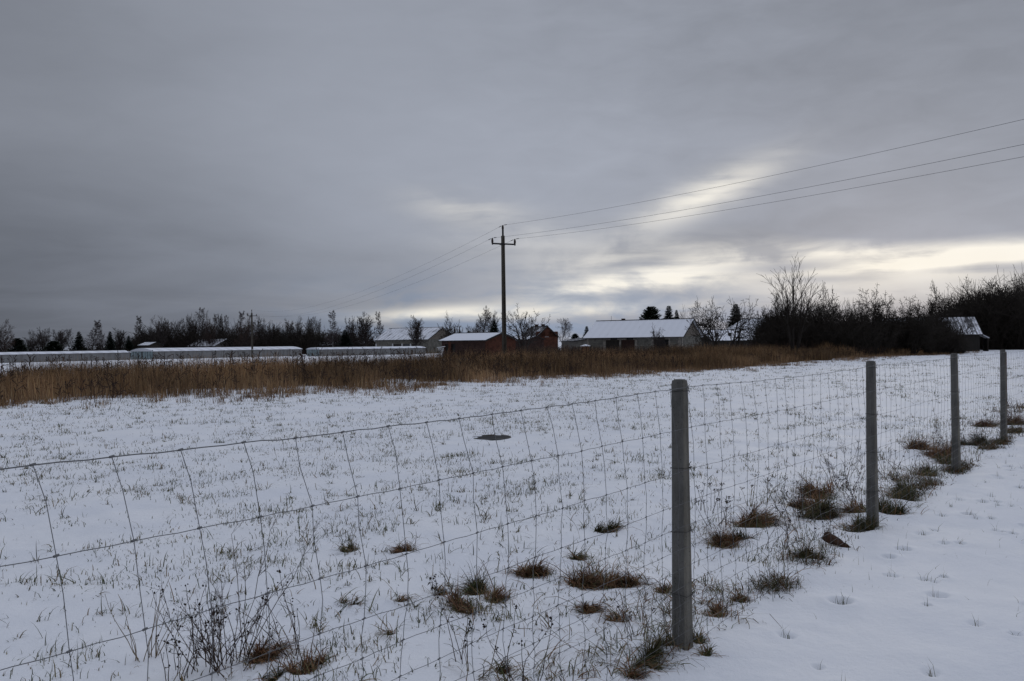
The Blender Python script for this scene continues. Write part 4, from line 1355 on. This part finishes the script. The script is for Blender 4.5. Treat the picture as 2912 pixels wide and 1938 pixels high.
def dry_grass():
    rs = np.random.RandomState(21)
    N = 270000
    q = rs.uniform(2, 92, N); 
    pr = rs.rand(N)
    edge = 26.6 + (vnoise(q / 3.1, q * 0 + 3) - .5) * 3.4 + (vnoise(q / .7, q * 0 + 8) - .5) * 1.6
    wid = 15.0 - 9.5 * ss(q, 48, 66)
    p_ = edge + pr ** 1.15 * wid
    x = DV[0] * q + NV[0] * p_; y = DV[1] * q + NV[1] * p_
    d = np.hypot(x, y)
    patch = vnoise(x / 2.6 + 5, y / 2.6 + 7); patch2 = vnoise(x / .9 + 15, y / .9 + 3)
    front = np.clip((p_ - edge) / 5.5, 0, 1)
    leftish = 1 - ss(q, 34, 46)
    dens = ss(patch * .6 + patch2 * .4 - .24 * (1 - front) * leftish, .20, .40)
    keep = rs.rand(N) < (.08 + .92 * dens) * np.clip(.25 + 1.0 * front + .5 * (1 - leftish), 0, 1)
    x, y, d, front, patch, q, p_, leftish = (a[keep] for a in (x, y, d, front, patch, q, p_, leftish))
    n = len(x)
    h = (.42 + .55 * np.minimum(1, front * 1.6 + .35 * (1 - leftish))) * rs.uniform(.5, 1.2, n) * (.62 + .8 * patch) * (.8 + .4 * vnoise(x / .8 + 70, y / .8))
    az = rs.uniform(0, 6.28, n)
    lean = np.abs(rs.normal(.22, .16, n))
    wid = rs.uniform(.006, .013, n) * (1 + d / 70)
    z = gz(x, y) - .02
    mixn = np.clip(vnoise(x / 4 + 50, y / 4 + 9) * 1.5 - .35 + rs.normal(0, .18, n), 0, 1)[:, None]
    c = pal(rs, n, STRAW, [.3, .26, .2, .14, .1], .3) * (.50 + .85 * mixn) * (.75 + .5 * vnoise(x / 1.1 + 11, y / 1.1 + 90))[:, None]
    V_, Qd, T, cc = blades(np.stack([x, y, z], 1), h, wid, az, lean, c)
    # low matted clumps straggling out over the snow in front
    K = 4200
    q = rs.uniform(2, 90, K); e0 = 26.0 + (vnoise(q / 3.1, q * 0 + 3) - .5) * 3.4
    p2 = e0 + rs.normal(.4, 1.5, K) - 1.2 * rs.rand(K) ** 3
    x = DV[0] * q + NV[0] * p2; y = DV[1] * q + NV[1] * p2
    k_ = vnoise(x / 1.6 + 33, y / 1.6 + 2) > .40
    x, y = x[k_], y[k_]; nb_ = rs.randint(6, 22, len(x)); idx = np.repeat(np.arange(len(x)), nb_); m = len(idx)
    hc = rs.uniform(.08, .40, len(x))[idx]; cc2 = rs.uniform(.5, 1.05, len(x))[idx][:, None]
    bx = x[idx] + rs.normal(0, .09, m); by = y[idx] + rs.normal(0, .09, m)
    V2, Q2, T2, C2 = blades(np.stack([bx, by, gz(bx, by) - .02], 1), hc * rs.uniform(.5, 1.2, m), rs.uniform(.008, .016, m), rs.uniform(0, 6.28, m), np.clip(np.abs(rs.normal(.5, .28, m)), 0, .97), pal(rs, m, STRAW, [.16, .24, .3, .25, .05], .3) * cc2)
    nv = len(V_); V_ = np.concatenate([V_, V2]); Qd = np.concatenate([Qd, Q2 + nv]); T = np.concatenate([T, T2 + nv]); cc = np.concatenate([cc, C2])
    o = link('dry_grass', mesh_np('dry_grass', V_, Qd, T, M['blade'], cc))
    tag(o, 'broad band of tall brown dry grass along the far side of the field', 'dry grass', kind='stuff')
    # taller dead weed stalks standing in and before the grass
    A, B_, ra, rb = [], [], [], []
    K = 3400
    q = rs.uniform(2, 90, K); edge = 26.2
    p_ = edge + rs.rand(K) ** .9 * (16 - 9 * ss(q, 48, 66))
    for k in range(K):
        x = DV[0] * q[k] + NV[0] * p_[k]; y = DV[1] * q[k] + NV[1] * p_[k]
        z = gz1(x, y)
        h = rs.uniform(.45, 1.5) * (1.0 if p_[k] > 29 else .6)
        b = np.array([x, y, z]); d = np.array([rs.normal(0, .12), rs.normal(0, .12), 1])
        t = b + d * h
        A.append(b); B_.append(t); ra.append(.010); rb.append(.007)
        for j in range(rs.randint(3, 8)):
            f = rs.uniform(.45, 1); s0 = b + d * h * f
            e = s0 + np.array([rs.normal(0, .1), rs.normal(0, .1), rs.uniform(.03, .18)])
            A.append(s0); B_.append(e); ra.append(.006); rb.append(.016)
    o = link('dead_weeds', segs_mesh('dead_weeds', A, B_, ra, rb, M['stem'], 3))
    tag(o, 'dark dead weed stalks scattered through the tall dry grass', 'dead weeds', kind='stuff')


dry_grass()

# ------------------------------------------------------------------ grass poking through the field snow
GREEN = [(0.0810, 0.0972, 0.0405), (0.1148, 0.1148, 0.0540), (0.1890, 0.1553, 0.0743), (0.2295, 0.1620, 0.0945), (0.0607, 0.0675, 0.0351)]
BROWN = [(0.1944, 0.0972, 0.0486), (0.1361, 0.0661, 0.0350), (0.2624, 0.1555, 0.0827), (0.0827, 0.0437, 0.0272), (0.0972, 0.0827, 0.0341)]
DGREEN = [(0.0574, 0.0632, 0.0252), (0.0861, 0.0803, 0.0344), (0.1377, 0.0976, 0.0516), (0.0402, 0.0413, 0.0207), (0.1033, 0.0746, 0.0402)]


def field_grass():
    rs = np.random.RandomState(33)
    out = [[], [], [], []]; nb = 0
    def add(V_, Q, T, c):
        nonlocal nb
        out[0].append(V_); out[1].append(Q + nb); out[2].append(T + nb); out[3].append(c); nb += len(V_)
    # small tufts: cluster centres then blades around them
    K = 80000
    d = 2.6 * (70 / 2.6) ** (rs.rand(K) ** .64)
    az = np.radians(rs.uniform(-44, 44, K))
    x = d * np.sin(az); y = d * np.cos(az)
    off = fence_off(x, y)
    p_ = x * NV[0] + y * NV[1]
    pat = vnoise(x / 2.3 + 2, y / 2.3 + 4) * .5 + vnoise(x / .45 + 12, y / .45 + 6) * .5
    # rows left by mowing, running along the strip
    pat = pat + .10 * np.sin((x * FN[0] + y * FN[1]) * 5.2)
    keep = (off < .0) & (p_ < 30) & (rs.rand(K) < ss(pat, .34, .66) * .95 + .05)
    x, y, d = x[keep], y[keep], d[keep]; n = len(x)
    nbl = rs.randint(1, 6, n)
    big = rs.rand(n) < .07; nbl = np.where(big, rs.randint(8, 20, n), nbl)
    idx = np.repeat(np.arange(n), nbl); m = len(idx)
    sp_ = np.where(big, .045, .05)[idx] * (1 + d[idx] / 60)
    bx = x[idx] + rs.normal(0, 1, m) * sp_; by = y[idx] + rs.normal(0, 1, m) * sp_
    dd = d[idx]
    h = rs.gamma(2.2, .014, m) * np.where(big, 1.6, 1.0)[idx] * (1 + .004 * dd)
    h = np.clip(h, .01, .19)
    w = rs.uniform(.0028, .0052, m) * (1 + dd / 14)
    lean = np.clip(np.abs(rs.normal(.58, .28, m)), 0, .97)
    c = pal(rs, m, GREEN, [.27, .25, .2, .12, .16], .3)
    add(*blades(np.stack([bx, by, gz(bx, by) - .006], 1), h, w, rs.uniform(0, 6.28, m), lean, c))
    # bent single blades and little arching tufts
    K = 5200
    d = 2.8 * (26 / 2.8) ** (rs.rand(K) ** .8); az = np.radians(rs.uniform(-42, 42, K))
    x = d * np.sin(az); y = d * np.cos(az)
    keep = (fence_off(x, y) < 0) & (vnoise(x / 1.3 + 60, y / 1.3 + 30) + rs.normal(0, .15, K) > .44)
    x, y, d = x[keep], y[keep], d[keep]
    idx = np.repeat(np.arange(len(x)), rs.choice([1, 2, 3, 7, 14], len(x), p=[.3, .25, .22, .15, .08])); m = len(idx)
    x = x[idx] + rs.normal(0, .018, m); y = y[idx] + rs.normal(0, .018, m)
    L = np.clip(rs.gamma(3, .026, m), .03, .26)
    sh = rs.uniform(.55, 1.1, idx.max() + 1)[idx][:, None]
    add(*arcs(np.stack([x, y, gz(x, y) - .006], 1), L, rs.uniform(.003, .0055, m) * (1 + d[idx] / 20), rs.uniform(0, 6.28, m), np.clip(rs.normal(.9, .35, m), .05, 1.5), rs.uniform(.1, 2.4, m), pal(rs, m, GREEN + [(.20, .12, .055)], [.2, .2, .2, .14, .14, .12], .3) * sh, .6))
    # strip of rank grass along the fence: long dead blades bent in every direction
    K = 2700
    s = -4 + 23 * rs.rand(K); o = -.10 - rs.gamma(1.5, .30, K)
    o = np.where(rs.rand(K) < .12, .12 * rs.rand(K), o)
    x = P0[0] + FD[0] * s + FN[0] * o; y = P0[1] + FD[1] * s + FN[1] * o
    cl = vnoise(x / .40 + 7, y / .40 + 1) * .65 + vnoise(x / 1.2, y / 1.2) * .35
    keep = rs.rand(K) < ss(cl, .50, .70)
    x, y = x[keep], y[keep]
    idx = np.repeat(np.arange(len(x)), rs.choice([1, 2, 4, 9, 18], len(x), p=[.26, .25, .24, .17, .08])); m = len(idx)
    sh = rs.uniform(.5, 1.15, len(x))[idx][:, None]
    aw = rs.uniform(0, 6.28, len(x))[idx] + rs.normal(0, 1.1, m)
    x = x[idx] + rs.normal(0, .03, m); y = y[idx] + rs.normal(0, .03, m); d = np.hypot(x, y)
    L = np.clip(rs.gamma(2.6, .050, m), .03, .42)
    add(*arcs(np.stack([x, y, gz(x, y) - .008], 1), L, rs.uniform(.0026, .005, m) * (1 + d / 22), aw, np.clip(rs.normal(.75, .42, m), .03, 1.5), rs.uniform(.4, 3.0, m), pal(rs, m, GREEN + [(.22, .12, .055), (.13, .062, .034)], [.13, .13, .2, .16, .08, .17, .13], .3) * sh, .7))
    # olive strip of matted grass right under the mesh, closing up with distance
    K = 2600
    s = -1 + 19 * rs.rand(K); o = rs.normal(-.03, .055, K)
    x = P0[0] + FD[0] * s + FN[0] * o; y = P0[1] + FD[1] * s + FN[1] * o
    keep = rs.rand(K) < ss(vnoise(x / .55 + 17, y / .55 + 41), .66 - .28 * ss(s, 3.2, 7), .84 - .16 * ss(s, 3.2, 7))
    c_, _D = on_ground(2372, 1552)
    keep &= np.hypot(x - c_[0], y - c_[1]) > .42            # the rusty sheet lies in a bare spot
    x, y = x[keep], y[keep]
    idx = np.repeat(np.arange(len(x)), rs.randint(5, 22, len(x))); m = len(idx)
    sh = rs.uniform(.5, 1.1, len(x))[idx][:, None]
    x = x[idx] + rs.normal(0, .045, m); y = y[idx] + rs.normal(0, .045, m)
    add(*arcs(np.stack([x, y, gz(x, y) - .01], 1), np.clip(rs.gamma(3, .024, m), .02, .18), rs.uniform(.0026, .005, m) * (1 + np.hypot(x, y) / 22), rs.uniform(0, 6.28, m), np.clip(rs.normal(.8, .4, m), .03, 1.5), rs.uniform(.4, 2.8, m), pal(rs, m, DGREEN + BROWN, [.18, .16, .14, .1, .08, .08, .08, .08, .04, .06], .3) * sh, .6))
    o_ = link('field_grass', mesh_np('field_grass', np.concatenate(out[0]), np.concatenate(out[1]), np.concatenate(out[2]), M['blade'], np.concatenate(out[3])))
    tag(o_, 'short grass blades poking through the thin snow of the field', 'grass', kind='stuff')
    # sparse blades on the path side, a few out of every dimple
    out2 = [[], [], [], []]; nb = 0; out[:] = out2
    K = 2600
    s = -3 + 24 * rs.rand(K) ; o = .15 + 5.0 * rs.rand(K) ** 1.9
    x = P0[0] + FD[0] * s + FN[0] * o; y = P0[1] + FD[1] * s + FN[1] * o
    cl = vnoise(x / .8 + 3, y / .8 + 9)
    keep = rs.rand(K) < ss(cl, .35, .75) * .7
    x, y = x[keep], y[keep]
    for (qx, qy, qr, qd) in DIMPLES:
        k = rs.randint(3, 14)
        x = np.append(x, qx + rs.normal(0, qr * .35, k)); y = np.append(y, qy + rs.normal(0, qr * .35, k))
    m = len(x)
    add(*blades(np.stack([x, y, gz(x, y) - .03], 1), np.clip(rs.gamma(3, .014, m), .015, .10) + .028, rs.uniform(.002, .0034, m), rs.uniform(0, 6.28, m), np.clip(np.abs(rs.normal(.4, .25, m)), 0, .95), pal(rs, m, GREEN, [.3, .25, .15, .1, .2], .3)))
    o_ = link('path_grass', mesh_np('path_grass', np.concatenate(out[0]), np.concatenate(out[1]), np.concatenate(out[2]), M['blade'], np.concatenate(out[3])))
    tag(o_, 'sparse grass blades sticking out of the smooth snow of the path', 'grass', kind='stuff')


field_grass()

# ------------------------------------------------------------------ grass tussocks


def tussock(px, py, wpx, label, green=False, seed=0):
    p, D = on_ground(px, py)
    rad = wpx / F * D * .5
    rs = np.random.RandomState(seed + int(px))
    cols = DGREEN if green else BROWN
    ax = math.atan2(FD[1], FD[0]) + rs.normal(0, .7)          # tussocks stretch along the strip
    ux = np.array([math.cos(ax), math.sin(ax)]); uy = np.array([-ux[1], ux[0]])
    rad *= 1.22
    nc = int(np.clip(3 + rad * 40, 3, 13))
    Bs, Ls, As, Es, Ds, Ws, Cs = [], [], [], [], [], [], []
    wind = rs.uniform(0, 6.28)
    for c in range(nc):
        o = ux * rs.uniform(-1.0, 1.0) * rad + uy * rs.normal(0, .30) * rad
        n = int(rs.uniform(35, 110) * min(1.6, .6 + rad * 4))
        r_ = rad * rs.uniform(.10, .40)
        a = rs.uniform(0, 6.28, n); rr = r_ * np.sqrt(rs.rand(n))
        b = np.stack([o[0] + rr * np.cos(a), o[1] + rr * np.sin(a), np.zeros(n)], 1)
        b[:, 2] = .10 * rad * np.maximum(0, 1 - (rr / r_) ** 2) * rs.uniform(.3, 2.2) - .015
        for k in range(n):
            pass
        main = wind + rs.normal(0, .6)
        side = rs.rand(n) < .78
        az = np.where(side, main + rs.normal(0, .55, n), a + rs.normal(0, .6, n))
        el = np.clip(rs.normal(rs.choice([.25, .5, 1.0]), .30, n), .02, 1.5)
        L = np.clip(rs.gamma(5, .20, n), .3, 2.6) * (rad * .62 + .034)
        Bs.append(b); Ls.append(L); As.append(az); Es.append(el)
        Ds.append(rs.uniform(.3, 2.4, n)); Ws.append(rs.uniform(.0024, .0052, n) * (1 + D / 22))
        sh = rs.uniform(.65, 1.25)
        Cs.append(pal(rs, n, cols, [.3, .25, .18, .17, .1], .35) * sh)
    c_ = np.concatenate
    V_, Q, T, C_ = arcs(c_(Bs), c_(Ls), c_(Ws), c_(As), c_(Es), c_(Ds), c_(Cs), .5)
    # stray long dead blades lying out over the snow round the clump
    k = int(45 + 520 * rad)
    a2 = rs.uniform(0, 6.28, k); r2 = rad * (.5 + 1.5 * rs.rand(k) ** 1.4)
    b2 = np.stack([ux[0] * r2 * np.cos(a2) + uy[0] * r2 * .7 * np.sin(a2), ux[1] * r2 * np.cos(a2) + uy[1] * r2 * .7 * np.sin(a2), np.zeros(k) - .006], 1)
    V2, Q2, T2, C2 = arcs(b2, rs.gamma(3, .05, k) * (.4 + 4 * rad), rs.uniform(.0024, .0045, k) * (1 + D / 22), wind + rs.normal(0, 1.2, k), np.clip(rs.normal(.5, .4, k), .02, 1.4), rs.uniform(.5, 3.0, k), pal(rs, k, BROWN + GREEN, [.16, .1, .16, .04, .04, .08, .1, .16, .12, .04], .3), .7)
    n0 = len(V_); V_ = c_([V_, V2]); Q = c_([Q, Q2 + n0]); T = c_([T, T2 + n0]); C_ = c_([C_, C2])
    hollow = (.008 + .10 * wpx / F * D * .6) * np.exp(-(V_[:, 0] ** 2 + V_[:, 1] ** 2) / (wpx / F * D * .6) ** 2 * 1.3)
    V_[:, 2] -= hollow * .55
    # rest the drooping tips on the snow
    V_[:, 2] = np.where(V_[:, 2] < -.02, -.02 + rs.uniform(0, .012, len(V_)), V_[:, 2])
    V_[:, 2] += gz(V_[:, 0] + p[0], V_[:, 1] + p[1]) - p[2]
    o = link('grass_tussock', mesh_np('grass_tussock', V_, Q, T, M['blade'], C_), None, p)
    tag(o, label, 'grass tussock', 'grass tussocks along the fence')
    return o


for (px, py, w, lab, gr) in TU:
    tussock(px, py, w, lab, bool(gr))


# ------------------------------------------------------------------ dead weeds
def weed(px, py, label, n=8, h=.5, spread=.12, head='ball', seed=0, m='stem', cat='dead weed', twiggy=3, lean=(0, 0)):
    p, D = on_ground(px, py)
    rs = np.random.RandomState(seed + int(px) * 3)
    root = empty('dead_weed', p)
    tag(root, label, cat, 'dead weeds by the fence')
    A, B_, ra, rb = [], [], [], []
    hb = MB()
    def seg(a, b, r0, r1): A.append(a); B_.append(b); ra.append(r0); rb.append(r1)
    def ball(c, r):
        vs = [c + np.array(v) * r * rs.uniform(.7, 1.3) for v in ((1, 0, 0), (-1, 0, 0), (0, 1, 0), (0, -1, 0), (0, 0, 1.2), (0, 0, -.9))]
        hb.add(vs, [(0, 2, 4), (2, 1, 4), (1, 3, 4), (3, 0, 4), (2, 0, 5), (1, 2, 5), (3, 1, 5), (0, 3, 5)])
    for k in range(n):
        del A[:], B_[:], ra[:], rb[:]
        hb.v, hb.f = [], []
        a = rs.uniform(0, 6.28); r0 = spread * .4 * math.sqrt(rs.rand())
        q = np.array([math.cos(a) * r0, math.sin(a) * r0, -.02])
        d = np.array([math.cos(a) * .25 + rs.normal(0, .24) + lean[0], math.sin(a) * .25 + rs.normal(0, .24) + lean[1], 1.0]); d /= np.linalg.norm(d)
        H = h * rs.uniform(.5, 1.1); ns = 6; rad = .0022 * (1 + D / 30)
        for i in range(ns):
            d = d + rs.normal(0, .12, 3); d /= np.linalg.norm(d)
            q2 = q + d * H / ns
            r1 = rad * (1 - .6 * i / ns)
            seg(q, q2, r1, r1 * .9)
            if i >= 2 and head != 'none':
                for _ in range(rs.randint(0, twiggy + 1)):
                    e = d + rs.normal(0, .55, 3); e[2] = abs(e[2]) * .8 + .2; e /= np.linalg.norm(e)
                    L = H * rs.uniform(.08, .22)
                    m1 = q2 + e * L * .6; m2 = m1 + (e + rs.normal(0, .3, 3)) * L * .4
                    seg(q2, m1, r1 * .6, r1 * .5); seg(m1, m2, r1 * .5, r1 * .35)
                    if head == 'ball' and rs.rand() < .5: ball(m2, .0048 * rs.uniform(.6, 1.4))
                    if head == 'feather':
                        for _f in range(5):
                            t = rs.uniform(.2, 1); s0 = q2 + (m1 - q2) * t; e2 = s0 + (e + rs.normal(0, .6, 3)) * .018
                            seg(s0, e2, r1 * .45, r1 * .3)
                    if head == 'leaf' and rs.rand() < .7:
                        c = m2; t1 = rs.normal(0, 1, 3); t1 /= np.linalg.norm(t1); t2 = np.cross(t1, rs.normal(0, 1, 3)); t2 /= np.linalg.norm(t2)
                        hb.add([c, c + t1 * .014 + t2 * .006, c + t1 * .03 + np.array([0, 0, -.01]), c + t1 * .013 - t2 * .006], [(0, 1, 2, 3)])
            q = q2
        if head == 'ball':
            for _ in range(rs.randint(1, 4)): ball(q + rs.normal(0, .008, 3), .0065 * rs.uniform(.7, 1.3))
        if head == 'umbel':
            for _ in range(7):
                e = q + np.array([rs.normal(0, .018), rs.normal(0, .018), .022])
                seg(q, e, rad * .5, rad * .4); ball(e, .005)
        st_ = link('stalk', segs_mesh('stalk', A, B_, ra, rb, M[m], 4), root)
        if hb.v: hb.build('withered_leaf' if head == 'leaf' else 'seed_head', M['seed'], st_)
    return root


weed(600, 1900, 'dark branching dead weed clump with round seed heads at the bottom left', 16, .50, .22, 'ball', 1)
weed(690, 1880, 'tallest feathery dead weed rising at the bottom left', 7, .72, .14, 'feather', 2)
weed(655, 1905, 'rust coloured weed thicket in the middle of the bottom left clump', 18, .42, .2, 'feather', 3)
weed(500, 1925, 'low dead weed with small dark balls at the left of the bottom clump', 9, .34, .2, 'ball', 4)
weed(415, 1870, 'tuft of thin pale straw stems left of the dark weed clump', 12, .46, .16, 'none', 5, m='straw')
weed(835, 1880, 'leaning thin brown stalks right of the dark weed clump', 11, .44, .2, 'ball', 6, twiggy=1, lean=(-.25, 0))
weed(1316, 1880, 'curly leaved dead weed standing alone in snow near the bottom centre', 4, .36, .1, 'leaf', 7)
weed(1480, 1935, 'sparse dead weed with dark seed heads at the bottom edge left of the nearest post', 6, .42, .22, 'ball', 8, twiggy=1)
weed(1255, 1700, 'thin dark stalks beside the big tussock pair', 4, .2, .1, 'leaf', 9)
weed(1810, 1820, 'dead weed with dark drooping heads left of the nearest post foot', 4, .26, .12, 'ball', 10, twiggy=1)
weed(2050, 1500, 'umbel headed dead weeds right of the nearest post', 9, .36, .3, 'umbel', 11, twiggy=1)
weed(2015, 1455, 'short umbel headed dead weed close to the nearest post', 6, .30, .2, 'umbel', 12, twiggy=1)
weed(2205, 1560, 'brown topped dead weed between the nearest and second post', 6, .30, .25, 'umbel', 13)
weed(2280, 1480, 'tangled rusty weed over the tussock left of the second post', 12, .34, .4, 'leaf', 14, twiggy=4)
weed(2395, 1390, 'tall twiggy dead weed left of the second post', 10, .50, .3, 'feather', 15, twiggy=4)
weed(2350, 1560, 'small dead weed at the fence foot by the rusty sheet', 5, .28, .14, 'ball', 16)
weed(2440, 1430, 'twiggy dead weed touching the second post', 8, .36, .2, 'leaf', 17, twiggy=4)
weed(2565, 1400, 'dead weed with black seed heads right of the second post', 9, .42, .25, 'ball', 18, twiggy=2)
weed(2525, 1350, 'small black headed weed behind the second post', 6, .32, .2, 'ball', 19, twiggy=2)
weed(2640, 1290, 'fallen tangled weed left of the third post', 14, .34, .6, 'leaf', 20, twiggy=3, lean=(-.6, 0))
weed(2690, 1270, 'upright brown weeds touching the third post', 10, .45, .4, 'feather', 21, m='stem', twiggy=2)
weed(2740, 1270, 'fallen brown stems right of the third post', 9, .35, .5, 'leaf', 22, twiggy=3, lean=(.5, 0))
weed(2830, 1200, 'dark leafy dead weed left of the fourth post', 8, .4, .4, 'ball', 23)
weed(2890, 1190, 'matted dead weeds right of the fourth post', 12, .4, .7, 'leaf', 24, twiggy=3, lean=(.4, 0))
weed(2160, 1440, 'thin pale stems in the field behind the large tussocks', 6, .34, .3, 'umbel', 25, m='straw', twiggy=1)
weed(1350, 1925, 'bent pale straw stalks at the bottom edge', 4, .34, .2, 'none', 26, m='straw', lean=(.3, 0))

# ------------------------------------------------------------------ rusty sheet by the fence
p, _d = on_ground(2352, 1546)
mb = MB()
vs, fs, n = [], [], 9
for j in range(9):
    t = j / 8
    r_ = .062 * (1 - t) ** .8 + .010
    for k in range(n):
        w = math.pi * (-.15 + 1.0 * k / (n - 1)) + .25 * math.sin(t * 5)
        vs.append((.30 * t + .012 * math.sin(k * 2.1 + j), math.cos(w) * r_ * 1.1, .012 + math.sin(w) * r_ + .05 * (1 - t) + .006 * math.sin(j * 1.7 + k)))
for j in range(8):
    for k in range(n - 1): fs.append((j * n + k, (j + 1) * n + k, (j + 1) * n + k + 1, j * n + k + 1))
off = len(vs); vs2 = [(x, y * .93, z - .004) for x, y, z in vs]
mb.add(vs + vs2, fs + [tuple(i + off for i in f[::-1]) for f in fs])
o = mb.build('rusty_sheet', mat('rusty_sheet', (.065, .032, .019), .95, var=.6, vscale=16, var_col=(.022, .013, .010), bump=.6, bscale=30))
o.location = p
o.rotation_euler = (.25, .05, -.95); o.scale = (.74, .85, .85); o.location.z -= .012
tag(o, 'curled piece of rusty brown sheet lying at the fence foot', 'metal sheet')
